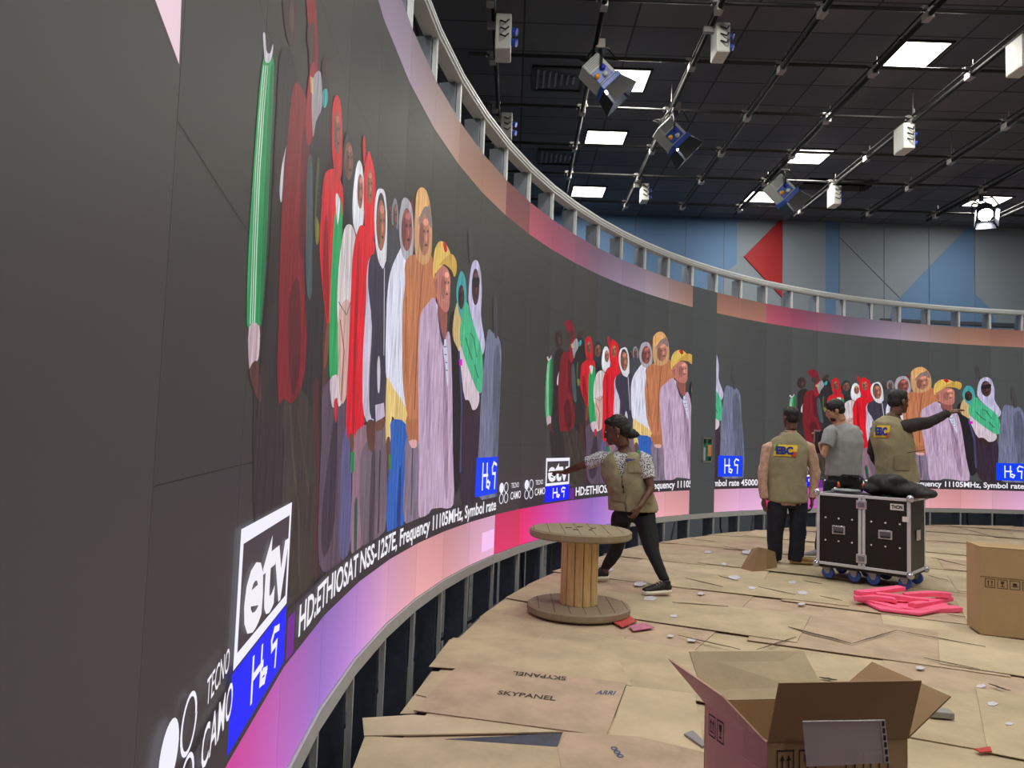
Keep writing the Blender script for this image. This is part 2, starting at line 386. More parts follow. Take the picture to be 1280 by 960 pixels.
# spotlights
def spot(hang, c, axis, label, kind='box', s=1.):
    hang = Vector(hang); c = Vector(c); A = Vector(axis).normalized()
    S = A.cross(Vector((0, 0, 1))).normalized(); U = S.cross(A).normalized()
    t = thing('studio_spotlight', hang, label, 'spotlight')
    m = MB()
    if kind == 'box':
        m.box(c-A*.02*s, (.30*s, .34*s, .27*s), ax=S, ay_=A, az_=U)
        put('housing', m.done(.02*s), mat('pale_grey_housing', (176, 182, 178), .45), t)
        m = MB()
        for k in range(5): m.box(c-A*(.16-.022*k)*s+S*.152*s, (.006, .012, .2*s), ax=S, ay_=A, az_=U)
        m.box(c-A*.06*s+U*.137*s, (.2*s, .2*s, .006), ax=S, ay_=A, az_=U)
        put('cooling_fins', m.done(), mat('fin_grey', (120, 126, 130), .4), t)
        m = MB(); m.box(c+A*.17*s, (.33*s, .07*s, .30*s), ax=S, ay_=A, az_=U); put('front_ring', m.done(.01), mat('blue_housing', (34, 76, 170), .4), t)
        m = MB(); m.box(c+A*.04*s+S*.152*s-U*.02, (.012, .16*s, .22*s), ax=S, ay_=A, az_=U); put('side_panel', m.done(.004, 1), mat('blue_housing', (34, 76, 170), .4), t)
        for col, dy, dz in (((30, 50, 200), .0, .03), ((215, 215, 210), .075, -.005), ((245, 165, 20), .03, -.1)):
            m = MB(); q = c+A*dy*s+U*dz*s+S*.155*s; m.cyl(q, q+S*.05*s, .032*s, .024*s, 12); put('knob', m.done(), mat('knob_%d' % col[0], col, .4), t, True)
        lens0 = c+A*.2*s; hw, hh = .14*s, .13*s
    else:
        m.tube([c-A*.18*s, c-A*.12*s, c+A*.06*s, c+A*.1*s], [.1*s, .15*s, .165*s, .15*s], 20)
        put('housing', m.done(), mat('dark_grey_housing', (66, 70, 82), .4, .3), t, True)
        m = MB(); m.cyl(c-S*.19*s, c-S*.22*s, .05*s, n=14); put('knob', m.done(), mat('knob_215', (215, 215, 210), .4), t, True)
        lens0 = c+A*.1*s; hw, hh = .12*s, .12*s
    m = MB(); m.cyl(lens0, lens0+A*.01, min(hw, hh)*.95, n=24); put('lens', m.done(), mat('spot_lens', (235, 240, 255), .2, emit=60), t)
    # barn doors
    for sg, v, wv, hwid, dep in ((1, U, S, hw, hh), (-1, U, S, hw, hh), (1, S, U, hh, hw), (-1, S, U, hh, hw)):
        m = MB(); base = lens0+v*sg*(dep+.02*s); L_ = .20*s; tip = base+A*L_+v*sg*.045*s
        m.hexa([base-wv*hwid, base+wv*hwid, tip+wv*hwid*1.35, tip-wv*hwid*1.35]+[q+v*sg*.004 for q in (base-wv*hwid, base+wv*hwid, tip+wv*hwid*1.35, tip-wv*hwid*1.35)])
        put('barn_door', m.done(), mat('barn_door_black', (26, 27, 30), .5), t)
    m = MB(); top = c+Vector((0, 0, .27*s))
    m.tube([c-S*.19*s, c-S*.2*s+Vector((0, 0, .15*s)), top-S*.12*s, top+S*.12*s, c+S*.2*s+Vector((0, 0, .15*s)), c+S*.19*s], .012, 8)
    put('yoke', m.done(), M_black, t, True)
    m = MB(); m.cyl(top, hang, .014, n=8); m.box((top+hang)/2+Vector((.03, 0, 0)), (.05, .05, .12)); put('hanging_arm', m.done(), M_darkmetal, t)
    m = MB(); m.box(hang, (.1, .1, .1)); m.cyl(hang+Vector((.06, 0, -.02)), hang+Vector((.1, 0, -.04)), .012, n=8); put('clamp', m.done(.01), M_clamp, t)
    m = MB()
    for k in range(4):
        a = 1.3*k; o = Vector((math.cos(a), .3*math.sin(a), 0))*.16*s
        m.tube([c-A*.15*s+Vector((0, 0, .05)), c+o-A*.15*s+Vector((0, 0, .1)), (c+hang)/2+o*1.4, hang+o*.5+Vector((0, 0, -.02)), hang+Vector((0, .1, .05))], .009, 6)
    put('cable', m.done(), M_black, t, True)
ax1 = (.72, .05, -.68)
spot((.80, 7.6, ZP), ay(748, 95, 7.6), ax1, 'nearest hanging studio spotlight with black barn doors and orange knob', 'box', .86)
spot((1.90, 9.0, ZP), ay(838, 170, 9.0), ax1, 'middle hanging studio spotlight with barn doors, on its own beside a plain pipe', 'box', .86)
spot((3.90, 10.9, ZP), ay(975, 238, 10.9), ax1, 'farthest box-shaped spotlight hanging just above the red triangle', 'box', .95)
spot((7.34, 11.9, ZP), ay(1231, 266, 11.9), (-.35, -.75, -.62), 'round dark spotlight facing the camera, lit, far right near the wall', 'round', .9)
# ------------------------------------------------------------------ stage
RS = 10.56; US = [u*.5 for u in range(-44, 33)]
arc = [cpt(u, RS) for u in US]
m = MB(); pts = [Vector((p.x, p.y, -.12)) for p in arc]+[Vector((14, 12.5, -.12)), Vector((16, 3, -.12)), Vector((14, -4, -.12)), Vector((3, -4.2, -.12))]
m.prism(pts, (0, 0, .12)); struct('stage_platform', m.done(), mat('stage_grey', (66, 68, 78), .6, var=.3, vscale=4, bump=.2, bscale=15))
# cardboard sheets
cards = []
def sheet(poly, z, matl, label, group=None, th=.004, wav=.0, tone=False):
    """poly: world xy corners in order; solid board with gently uneven surface"""
    m = MB(); bm = m.bm
    P = [Vector(p) for p in poly]
    if len(P) == 4 and wav:
        nu, nv = 7, 5; g = []
        for i in range(nu+1):
            row = []
            for j in range(nv+1):
                a, b = i/nu, j/nv
                q = (P[0]*(1-a)+P[1]*a)*(1-b)+(P[3]*(1-a)+P[2]*a)*b
                e = min(a, 1-a, b, 1-b)
                h = wav*(.5+noise.noise(Vector((q.x*2.2, q.y*2.2, z*900))))*(1. if e > .05 else 1.3)
                row.append(Vector((q.x, q.y, z+max(0, h))))
            g.append(row)
        T = [[bm.verts.new(q+Vector((0, 0, th))) for q in r] for r in g]; B = [[bm.verts.new(q) for q in r] for r in g]
        for i in range(nu):
            for j in range(nv):
                bm.faces.new((T[i][j], T[i+1][j], T[i+1][j+1], T[i][j+1])); bm.faces.new((B[i][j+1], B[i+1][j+1], B[i+1][j], B[i][j]))
        for i in range(nu):
            bm.faces.new((B[i][0], B[i+1][0], T[i+1][0], T[i][0])); bm.faces.new((T[i][nv], T[i+1][nv], B[i+1][nv], B[i][nv]))
        for j in range(nv):
            bm.faces.new((T[0][j], T[0][j+1], B[0][j+1], B[0][j])); bm.faces.new((B[nu][j], B[nu][j+1], T[nu][j+1], T[nu][j]))
    else:
        m.prism([Vector((p.x, p.y, z)) for p in P], (0, 0, th))
    o = put('cardboard_sheet', m.done(), matl)
    return tag(o, label, 'cardboard sheet', group)
def inside(p, r=RS+.0): return (p-CC).length < r
rot = math.radians(-27); ex = Vector((math.cos(rot), math.sin(rot))); ey = Vector((-ex.y, ex.x))
k = 0
for i in range(-7, 12):
    for j in range(-2, 20):
        Lx, Ly = 1.42, .95
        o = Vector((2.6, 1.2))+ex*(i*1.17+(.5 if j % 2 else 0)+random.uniform(-.12, .12))+ey*(j*.725+random.uniform(-.04, .04))
        a = random.uniform(-.06, .06); e1 = Vector((ex.x*math.cos(a)-ex.y*math.sin(a), ex.x*math.sin(a)+ex.y*math.cos(a))); e2 = Vector((-e1.y, e1.x))
        lx, ly = Lx*random.uniform(.92, 1.08)/2, Ly*random.uniform(.9, 1.1)/2
        P = [o-e1*lx-e2*ly, o+e1*lx-e2*ly, o+e1*lx+e2*ly, o-e1*lx+e2*ly]
        if o.y < .9 or o.x > 10.5 or not inside(o, RS+.38): continue
        if o.y < 3.2 and o.x < .9: continue
        # angular position as seen; skip those surely out of frame
        if abs(math.atan2(o.x, o.y)) > .72 and o.y < 5: continue
        P = [p if inside(p, RS-.03) else CC+(p-CC).normalized()*(RS-.03+random.uniform(0, .04)) for p in P]
        z = .001+.0058*((i % 2)+2*(j % 2))
        sheet(P, z, random.choice((M_card, M_card, M_card2, M_card3)), 'flattened brown cardboard sheet, one of many covering the stage floor', 'cardboard sheets covering the stage', wav=.0012, tone=True)
        k += 1
def sheet_px(px, z, matl, label, **kw): return sheet([az(x, y, z).xy for x, y in px], z, matl, label, **kw)
sky = sheet_px([(578, 827), (783, 855), (758, 921), (517, 889)], .0245, M_card3, 'large flat cardboard sheet printed SKYPANEL lying left of the open box', th=.005)
sheet_px([(536, 834), (566, 798), (760, 800), (790, 858), (600, 838)], .0225, M_card, 'wide cardboard sheet between the printed sheet and the cable reel')
sheet_px([(545, 822), (562, 800), (584, 797), (557, 823)], .02, M_card3, 'small folded cardboard flap curling over the stage edge')
sheet_px([(500, 893), (540, 840), (585, 842), (520, 893)], .002, M_card, 'torn cardboard sheet at the stage edge left of the printed sheet')
sheet_px([(453, 899), (515, 895), (584, 900), (704, 916), (455, 921)], .03, M_card2, 'long narrow cardboard strip crossing the stage edge below the printed sheet', th=.006)
sheet_px([(436, 975), (456, 922), (571, 927), (702, 936), (712, 985)], .0245, M_card, 'cardboard sheet with torn tape in the bottom left corner of the stage', th=.006)
sheet_px([(697, 935), (710, 916), (800, 922), (895, 945), (898, 990), (706, 985)], .029, M_card3, 'cardboard sheet with blue printing left of the open box')
sheet_px([(783, 858), (868, 868), (885, 960), (800, 935), (760, 924)], .0235, M_card2, 'pale cardboard sheet between the printed sheet and the open box')
# curled piece near the man
m = MB(); b0 = [az(925, 712), az(940, 716), az(958, 715), az(972, 712)]
tp = [ay(940, 686, b0[0].y+.12), ay(948, 684, b0[1].y+.1), ay(958, 686, b0[2].y+.08), ay(969, 690, b0[3].y+.05)]
for i in range(3):
    n = Vector((0, .006, 0)); m.hexa([b0[i], b0[i+1], b0[i+1]+n, b0[i]+n, tp[i], tp[i+1], tp[i+1]+n, tp[i]+n])
tag(put('cardboard_sheet', m.done(), M_boxin), 'small bent cardboard piece standing up beside the feet of the man in peach sleeves', 'cardboard sheet')
# text helper ------------------------------------------------------
def text_faces(s, bold=.02, shear=0):
    cu = bpy.data.curves.new('t', 'FONT'); cu.body = s; cu.offset = bold; cu.resolution_u = 3; cu.shear = shear
    o = bpy.data.objects.new('t', cu); COL.objects.link(o); bpy.context.view_layer.update()
    me = evaluated(o); bpy.data.objects.remove(o)
    V = [v.co.copy() for v in me.vertices]; Fc = [list(p.vertices) for p in me.polygons]; bpy.data.meshes.remove(me)
    x0 = min(v.x for v in V); x1 = max(v.x for v in V); y0 = min(v.y for v in V); y1 = max(v.y for v in V)
    return [((v.x-x0)/(x1-x0), (v.y-y0)/(y1-y0)) for v in V], Fc
def text_on(s, o, X, Y, bold=.02, off=.001, shear=0):
    """lettering as a flat mesh: origin o, full-width vector X, full-height vector Y"""
    V, Fc = text_faces(s, bold, shear); bm = bmesh.new(); o = Vector(o); X = Vector(X); Y = Vector(Y); n = X.cross(Y).normalized()*off
    vs = [bm.verts.new(o+X*a+Y*b+n) for a, b in V]
    for f in Fc:
        try: bm.faces.new([vs[i] for i in f])
        except ValueError: pass
    return bm
def floor_text(s, pts, z, matl, parent, name='lettering'):
    a, b, c = [az(x, y, z) for x, y in pts]; return put(name, text_on(s, a, b-a, c-a), matl, parent)
floor_text('SKYPANEL', [(621, 868), (694, 876), (624, 863)], .0302, M_ink, sky)
floor_text('SKYPANEL', [(708, 846), (642, 839), (707, 851)], .0302, M_ink, sky)
bs = [o for o in SC.objects if o.get('label', '').startswith('cardboard sheet with blue')][0]
floor_text('000', [(762, 934), (773, 948), (770, 933)], .0335, M_blueink, bs)
floor_text('ARRI', [(744, 868), (767, 869), (748, 863)], .0302, M_blueink, sky)
# litter
def litter(name, px, z, th, matl, label, cat, group=None):
    m = MB(); m.prism([az(x, y, z) for x, y in px], (0, 0, th)); return tag(put(name, m.done(), matl), label, cat, group)
M_red = mat('red_wrapper', (190, 72, 66), .5, var=.2, vscale=40); M_litter = mat('white_scrap', (206, 204, 214), .5)
litter('wrapper', [(758, 771), (784, 768), (796, 777), (778, 785), (762, 776)], .026, .006, M_red, 'torn red paper wrapper on the floor against the cable reel base', 'wrapper')
litter('wrapper', [(786, 783), (806, 779), (818, 785), (792, 789)], .026, .005, mat('pink_wrapper', (200, 120, 150), .4, var=.3, vscale=60), 'crumpled pink and white plastic wrapper right of the red one', 'wrapper')
litter('scrap', [(1218, 937), (1238, 934), (1240, 940), (1225, 941)], .026, .004, mat('red_scrap', (190, 50, 40), .5), 'tiny red scrap on the floor right of the open box', 'scrap')
m = MB(); a = az(1162, 895, .03); m.box(a+Vector((.06, .02, .01)), (.11, .075, .03), ax=(1, -.15, 0)); tag(put('packet', m.done(.004), mat('grey_card', (150, 146, 142), .6)), 'small grey carton lying on the cardboard just right of the open box', 'packet')
litter('plastic_sleeve', [(855, 919), (866, 915), (884, 932), (878, 935)], .03, .008, mat('grey_scrap', (140, 138, 142), .3), 'thin grey plastic strip on the floor left of the open box', 'plastic strip')
m = MB(); m.prism([az(x, y, .0285) for x, y in ((556, 924), (640, 920), (703, 915), (696, 935), (640, 931), (571, 928))], (0, 0, .001)); tag(put('dark_board', m.done(), mat('bluish_board', (52, 58, 74), .5, var=.4, vscale=14)), 'dark bluish board showing between the cardboard sheets at the lower left', 'board')
GAP_LINES = [((50, 240), (185, 272), 3), ((185, 125), (280, 140), 3), ((0, 328), (205, 343), 3), ((315, 272), (450, 300), 3), ((425, 418), (655, 478), 6), ((655, 478), (815, 430), 2), ((815, 430), (1140, 490), 2.4), ((310, 500), (450, 455), 2), ((20, 448), (250, 500), 3), ((1000, 45), (1190, 95), 3), ((945, 165), (1068, 195), 4), ((930, 230), (1008, 250), 3), ((915, 530), (1120, 572), 2), ((535, 600), (600, 612), 6), ((1150, 625), (1230, 650), 4), ((170, 232), (240, 250), 3), ((480, 250), (545, 262), 4), ((540, 305), (620, 322), 2.5), ((70, 98), (160, 108), 3), ((1000, 372), (1068, 382), 3), ((720, 560), (760, 580), 2)]
for (a_, b_, w_) in GAP_LINES:  # dark lines between sheets: shade in the gaps, built as thin strips
    P_, Q_ = az(840+a_[0]*.34375, 640+a_[1]*.34375, .028), az(840+b_[0]*.34375, 640+b_[1]*.34375, .028); d_ = (Q_-P_); n_ = Vector((-d_.y, d_.x, 0)).normalized()*w_*.0022; m = MB(); top = []; bot = []
    for k_ in range(7):
        c_ = P_.lerp(Q_, k_/6)+n_*random.uniform(-.8, .8); e_ = math.sin(math.pi*(k_+.4)/6.8)+.15; top.append(c_+n_*e_); bot.append(c_-n_*e_)
    m.prism(bot+top[::-1], (0, 0, .002)); tag(put('gap_shade_strip', m.done(), mat('gap_shade', (62, 50, 40), .9)), 'gap shade', 'gap shade strip', 'painted gap shade on the floor')
for n, (x, y) in enumerate([(745, 706), (760, 712), (800, 730), (905, 705), (935, 690), (918, 722), (990, 728), (876, 742), (842, 770), (865, 800), (1003, 741), (838, 795), (940, 735), (812, 748), (735, 712), (690, 757), (885, 690), (1002, 755), (1240, 880), (1262, 905), (1226, 858), (1150, 835)]):
    r_ = random.uniform(4, 9); px = [(x+r_*math.cos(t+random.uniform(-.3, .3)), y+r_*.35*math.sin(t)) for t in (0, 1.3, 2.4, 3.7, 5)]
    litter('scrap', px, .024, .003, M_litter, 'small pale scrap of paper or tape littering the cardboard floor', 'scrap', 'pale scraps littering the floor')
litter('tape_strip', [(460, 930), (498, 931), (496, 938), (458, 937)], .0265, .001, mat('pale_tape', (205, 190, 160), .4), 'pale strip of tape on the bottom left cardboard sheet', 'tape')
# ------------------------------------------------------------------ the curved LED wall
wall = thing('led_video_wall', (*cpt(0), ZB), 'huge curved black LED video wall showing a crowd, logos and a ticker', 'video wall')
def col_attr(me, cols):   # cols per vertex linear rgba
    at = me.color_attributes.new('col', 'FLOAT_COLOR', 'POINT'); at.data.foreach_set('color', np.array(cols, 'f').ravel())
UA, UB = -21, 16
for i in range(UA, UB):
    bm = bmesh.new(); g = .0016
    z0, z1 = ZB, ZT
    n = 9; vf = []; cols = []
    def grey(u):
        b = 58+20*min(1, max(0, (u+12)/16)); return b
    jit = random.uniform(-3, 3)
    for a in (0, 1):
        for q in range(n):
            z = z0+(z1-z0)*q/(n-1); uu = i+g+a*(1-2*g)
            P = W(uu, z, 0); A = cpt(i, R+.06)*(1-(uu-i))+cpt(i+1, R+.06)*(uu-i)
            vf.append((bm.verts.new(P), bm.verts.new((A.x, A.y, z))))
            gr = grey(i)+jit+(-2 if a else 2)  # emitted grey includes reflected light, painted brighter at each left edge
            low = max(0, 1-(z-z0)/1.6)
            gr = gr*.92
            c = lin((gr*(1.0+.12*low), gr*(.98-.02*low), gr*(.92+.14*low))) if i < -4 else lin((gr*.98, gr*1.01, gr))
            if i == 0: c = lin((66, 69, 70))
            cols += [c, c]
    for q in range(n-1):
        a0, a1, b0_, b1 = vf[q], vf[q+1], vf[n+q], vf[n+q+1]
        bm.faces.new((a0[0], b0_[0], b1[0], a1[0])); bm.faces.new((b0_[1], a0[1], a1[1], b1[1]))
        bm.faces.new((a0[1], a0[0], a1[0], a1[1])); bm.faces.new((b0_[0], b0_[1], b1[1], b1[0]))
    bm.faces.new((vf[0][1], vf[n][1], vf[n][0], vf[0][0])); bm.faces.new((vf[n-1][0], vf[2*n-1][0], vf[2*n-1][1], vf[n-1][1]))
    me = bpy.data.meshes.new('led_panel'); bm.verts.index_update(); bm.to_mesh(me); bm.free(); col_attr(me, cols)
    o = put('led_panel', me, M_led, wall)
    if i == 0: o['label'] = 'dark switched-off column without picture'
    if i >= -17:   # cabinet joints
        m = MB()
        for q in range(1, 7):
            z = ZB+.474*q; a_ = W(i+.002, z, .0008); b_ = W(i+.998, z, .0008); m.face([a_, b_, b_+Vector((0, 0, .0015)), a_+Vector((0, 0, .0015))])
        js = put('cabinet_joints', m.bm, mat('joint_black', (42, 41, 41), .9), o)
# gradient stripes
K = lambda c: np.array(c, float)
LOW = {0: (236, 44, 108), 1: (214, 66, 158), 2: (186, 96, 184), 3: (150, 108, 194), 4: (184, 130, 204), 5: (216, 156, 190), 6: (222, 158, 162), 7: (212, 148, 152), 8: (212, 158, 176), 9: (222, 168, 206), 10: (228, 176, 216)}
TOP = {0: (168, 74, 92), 1: (150, 66, 92), 2: (140, 80, 104), 3: (120, 96, 116), 4: (134, 116, 138), 5: (150, 132, 148), 6: (154, 128, 128), 7: (152, 114, 98), 8: (150, 106, 88), 9: (152, 106, 92), 10: (160, 104, 90)}
def samp(D, v): 
    v = max(0, min(9.999, v)); i = int(v); t = v-i; return tuple(K(D[i])*(1-t)+K(D[i+1])*t)
def lowcol(u):
    if u < -8: return samp(LOW, u+17)
    if u < -7: return (214, 52, 100)
    if u < 3: return samp(LOW, u+7)
    return samp(LOW, u-3)
def topcol(u):
    if u < -8: return samp(TOP, u+17)
    if u < -7: return (122, 62, 66)
    if u < 3: return samp(TOP, u+7)
    return samp(TOP, u-3)
for name, z0, z1, fn in (('lower_stripe', ZB, ZPB, lowcol), ('upper_stripe', ZPT, ZT, topcol)):
    bm = bmesh.new(); cols = []
    for i in range(UA, UB):
        if i == 0: continue
        st = 8; prev = None
        for q in range(st+1):
            u = min(i+.9985, max(i+.0015, i+q/st)); pr = []
            for w in (0, .5, 1):
                z = z0+(z1-z0)*w; pr.append(bm.verts.new(W(u, z, .0015)))
                c = K(fn(i+min(.999, q/st)))
                c = c*(1.02-.1*w) if name[0] == 'l' else c*(1.02-.2*w)
                c = c*(1+.02*math.sin(i*2.7)); cols.append(lin(np.minimum(c, 255)))
            if prev:
                for w in (0, 1): bm.faces.new((prev[w], pr[w], pr[w+1], prev[w+1]))
            prev = pr
    me = bpy.data.meshes.new(name); bm.verts.index_update(); bm.to_mesh(me); bm.free(); col_attr(me, cols); put(name, me, M_txt, wall)
# pictures on the screen --------------------------------------------
def spl(P, n=3):
    out = []; m_ = len(P)
    for i in range(m_):
        p0, p1, p2, p3 = [np.array(P[(i+k) % m_], float) for k in (-1, 0, 1, 2)]
        for k in range(n):
            t = k/n; out.append(tuple(.5*(2*p1+(p2-p0)*t+(2*p0-5*p1+4*p2-p3)*t*t+(3*p1-p0-3*p2+p3)*t**3)))
    return out
def zA(P): return [wallpt(280+x*.28125, y*.28125) for x, y in P]                                  # first showing
def z5(P): return [(lambda q: (q[0]-10, q[1]))(wallpt(620+x*.2918, 380+y*.2917)) for x, y in P]   # second showing
def z6(P): return [(lambda q: (q[0]-20, q[1]))(wallpt(860+x*.328, 400+y*.328)) for x, y in P]     # third showing
PIC = []   # (polygon in (u,z), srgb, curve?)
def A(c, *P, s=True, f=zA, kind='pic'): PIC.append((f(spl(P) if s else list(P)), c, kind))
def B(c, *P, **k): A(c, *P, f=z5, **k)
def oval(c, x, y, rx, ry, f=zA, n=18):
    PIC.append((f([(x+rx*math.cos(2*math.pi*k/n), y+ry*math.sin(2*math.pi*k/n)) for k in range(n)]), c, 'pic'))
def face(x, y, rx, ry, c, f=zA, turn=.25):
    d = tuple(v*.55 for v in c); l = tuple(min(255, v*1.25+8) for v in c)
    oval(c, x, y, rx, ry, f)
    oval(tuple(v*.78 for v in c), x-rx*.5, y+ry*.1, rx*.42, ry*.7, f, 12)
    oval(l, x+rx*.25, y-ry*.62, rx*.5, ry*.18, f, 10)
    for s_ in (-.3+turn, .42+turn): oval(d, x+rx*s_, y-ry*.18, rx*.2, ry*.08, f, 8)
    oval(l, x+rx*(turn+.08), y+ry*.12, rx*.13, ry*.2, f, 8)
    oval(d, x+rx*(turn+.05), y+ry*.48, rx*.32, ry*.07, f, 8)
def strokes(c, P, w, f=zA, kind='pic'):
    for (x0, y0), (x1, y1) in zip(P[:-1], P[1:]):
        L_ = math.hypot(x1-x0, y1-y0) or 1; nx, ny = -(y1-y0)/L_*w/2, (x1-x0)/L_*w/2
        PIC.append((f([(x0+nx, y0+ny), (x1+nx, y1+ny), (x1-nx, y1-ny), (x0-nx, y0-ny)]), c, kind))
dim = (50, 46, 48)
# people far left (dark)
B((44, 36, 38), (252, 210), (275, 190), (292, 215), (298, 330), (290, 480), (285, 640), (240, 640), (238, 520), (246, 400), (248, 260))
oval((62, 40, 42), 267, 150, 17, 38, z5); oval((84, 58, 60), 271, 158, 6, 14, z5)
A((48, 42, 44), (130, 1750), (175, 1600), (190, 1400), (240, 1380), (255, 1800), (250, 2330), (140, 2400))
A((44, 40, 44), (375, 420), (440, 330), (475, 480), (470, 900), (455, 1300), (450, 1700), (440, 2500), (385, 2560), (350, 1750), (350, 1200), (372, 700))
A((58, 52, 47), (265, 1780), (345, 1740), (400, 1900), (412, 2400), (380, 2600), (290, 2640), (255, 2400), (262, 2000))
strokes((74, 68, 58), [(290, 1800), (330, 2300), (330, 2560)], 8); strokes((72, 64, 58), [(320, 1800), (375, 2200)], 6)
A((74, 40, 40), (395, 1700), (415, 1690), (420, 1900), (415, 2500), (400, 2540), (405, 2100), (392, 1850))
# green sleeve
A((34, 150, 86), (165, 290), (190, 245), (216, 265), (214, 420), (198, 760), (184, 1100), (165, 1400), (150, 1455), (103, 1455), (97, 1380), (105, 1100), (120, 850), (140, 560))
A((26, 112, 66), (200, 330), (214, 300), (212, 430), (196, 760), (182, 1100), (165, 1390), (152, 1440), (165, 1100), (182, 700))
for dx in (-4, 5, 14): strokes((206, 226, 212), [(176+dx, 290), (158+dx, 500), (140+dx, 760), (126+dx, 1100), (116+dx, 1440)], 3.6)
A((206, 196, 206), (168, 150), (178, 152), (184, 225), (200, 235), (212, 195), (213, 225), (198, 275), (178, 272), (172, 220))
A((196, 170, 180), (105, 1455), (152, 1450), (150, 1580), (134, 1612), (108, 1640))
A((84, 48, 44), (108, 1640), (142, 1605), (160, 1740), (152, 1790), (120, 1710))
# maroon figure
A((206, 200, 204), (272, 650), (252, 740), (242, 850), (252, 895), (264, 720), s=True)
A((124, 26, 38), (300, 400), (335, 378), (368, 480), (376, 700), (366, 950), (352, 1150), (362, 1500), (348, 1690), (302, 1790), (262, 1770), (240, 1790), (232, 1620), (242, 1250), (254, 900), (272, 680))
A((92, 22, 34), (345, 600), (372, 560), (374, 720), (360, 1000), (350, 1150), (330, 1100), (338, 800)); A((88, 22, 32), (290, 1300), (330, 1250), (335, 1600), (300, 1760), (280, 1500))
B((132, 26, 42), (293, 78), (312, 68), (330, 92), (338, 150), (332, 205), (322, 225), (318, 170), (306, 120), (298, 100))
oval((78, 48, 46), 322, 142, 9, 32, z5); B((150, 28, 46), (318, 170), (330, 150), (336, 200), (330, 240), (318, 250), (312, 215))
# dark pair behind
A((150, 146, 150), (392, 350), (425, 320), (432, 470), (405, 540), (392, 610), (386, 480)); A((196, 176, 120), (380, 340), (392, 345), (392, 420), (382, 410), s=False)
oval((66, 46, 42), 452, 300, 22, 52); A((56, 156, 156), (436, 405), (455, 398), (457, 450), (446, 478), (436, 470)); oval((70, 50, 46), 374, 160, 10, 60)
A((112, 116, 52), (400, 960), (420, 1000), (418, 1070), (404, 1080)); A((70, 84, 86), (372, 700), (390, 760), (385, 1300), (360, 1250), (362, 900))
A((86, 92, 60), (410, 720), (420, 730), (405, 960), (398, 940)); A((80, 50, 48), (445, 1350), (460, 1400), (452, 1900), (430, 2300), (432, 1600))
# lower trousers centre-left
A((90, 74, 90), (440, 1720), (530, 1690), (545, 1900), (555, 2440), (435, 2540), (415, 2350), (430, 1950)); A((58, 48, 62), (465, 2000), (500, 1800), (490, 2300), (440, 2480), (430, 2300)); A((92, 90, 132), (525, 1950), (556, 1930), (560, 2400), (512, 2480), (510, 2250))
# red hood
A((206, 30, 44), (440, 790), (462, 755), (495, 760), (530, 850), (532, 900), (505, 1100), (476, 1180), (468, 1400), (456, 1455), (432, 1260), (421, 1100), (428, 930))
A((196, 28, 42), (478, 480), (492, 424), (510, 440), (520, 520), (522, 740), (505, 810), (486, 760), (474, 620)); face(498, 590, 15, 96, (132, 82, 68))
A((150, 18, 30), (440, 1000), (455, 980), (462, 1300), (455, 1430), (435, 1250)); A((120, 70, 52), (440, 1560), (455, 1430), (466, 1480), (455, 1600), (440, 1640))
A((38, 160, 94), (492, 930), (505, 875), (518, 900), (524, 980), (515, 1150), (510, 1400), (503, 1660), (468, 1690), (464, 1500), (472, 1200), (482, 1020))
A((222, 214, 218), (492, 880), (500, 860), (512, 905), (500, 1000), s=True); A((216, 196, 208), (467, 1690), (503, 1670), (502, 1770), (478, 1810)); A((200, 40, 60), (484, 1790), (500, 1770), (500, 1840), (492, 1880))
# dark hooded man with smile
A((46, 50, 54), (522, 700), (540, 590), (562, 600), (575, 700), (576, 860), (560, 1010), (532, 1040), (526, 880)); face(551, 715, 19, 85, (126, 80, 66)); A((40, 38, 44), (530, 860), (545, 900), (565, 1000), (555, 1030), (528, 1010))
# white hood patterned robe
A((216, 204, 206), (530, 1020), (562, 1000), (582, 1060), (572, 1150), (562, 1350), (556, 1600), (545, 1700), (520, 1790), (500, 1780), (505, 1500), (498, 1360), (506, 1180))
A((206, 166, 158), (508, 1380), (556, 1345), (552, 1600), (545, 1740), (515, 1790), (503, 1600)); strokes((146, 60, 60), [(512, 1420), (530, 1560), (516, 1780)], 4); strokes((120, 110, 110), [(505, 1340), (540, 1400), (560, 1340)], 4)
A((224, 224, 230), (567, 950), (570, 850), (582, 750), (597, 712), (612, 750), (620, 850), (616, 980), (600, 1070), (574, 1010)); face(601, 850, 13, 78, (152, 102, 82))
A((190, 30, 40), (612, 640), (620, 600), (626, 680), (618, 740), s=True)
# bright red hood
A((222, 18, 40), (588, 1030), (612, 1000), (650, 1050), (668, 1100), (642, 1200), (626, 1300), (615, 1600), (620, 1870), (600, 1920), (560, 1950), (540, 1920), (541, 1750), (556, 1400), (566, 1150))
A((226, 22, 42), (616, 800), (636, 672), (655, 720), (668, 800), (668, 980), (655, 1090), (636, 1090), (620, 980)); face(643, 830, 14, 80, (156, 94, 76)); A((170, 10, 30), (590, 1120), (600, 1110), (585, 1500), (575, 1880), (565, 1900), (575, 1450))
A((146, 112, 128), (568, 1950), (640, 1890), (650, 2050), (640, 2260), (604, 2440), (560, 2450), (566, 2150)); A((110, 66, 56), (550, 1935), (570, 1930), (572, 1990), (562, 2010)); A((24, 130, 70), (556, 2010), (574, 2008), (574, 2095), (560, 2105), s=False); A((40, 84, 70), (575, 2250), (588, 2220), (586, 2440), (574, 2440))
A((112, 96, 108), (600, 2060), (640, 1950), (715, 1880), (718, 2300), (690, 2380), (612, 2430)); A((74, 62, 74), (650, 2050), (668, 2010), (662, 2380), (640, 2400)); strokes((70, 58, 70), [(690, 2000), (682, 2370)], 6)
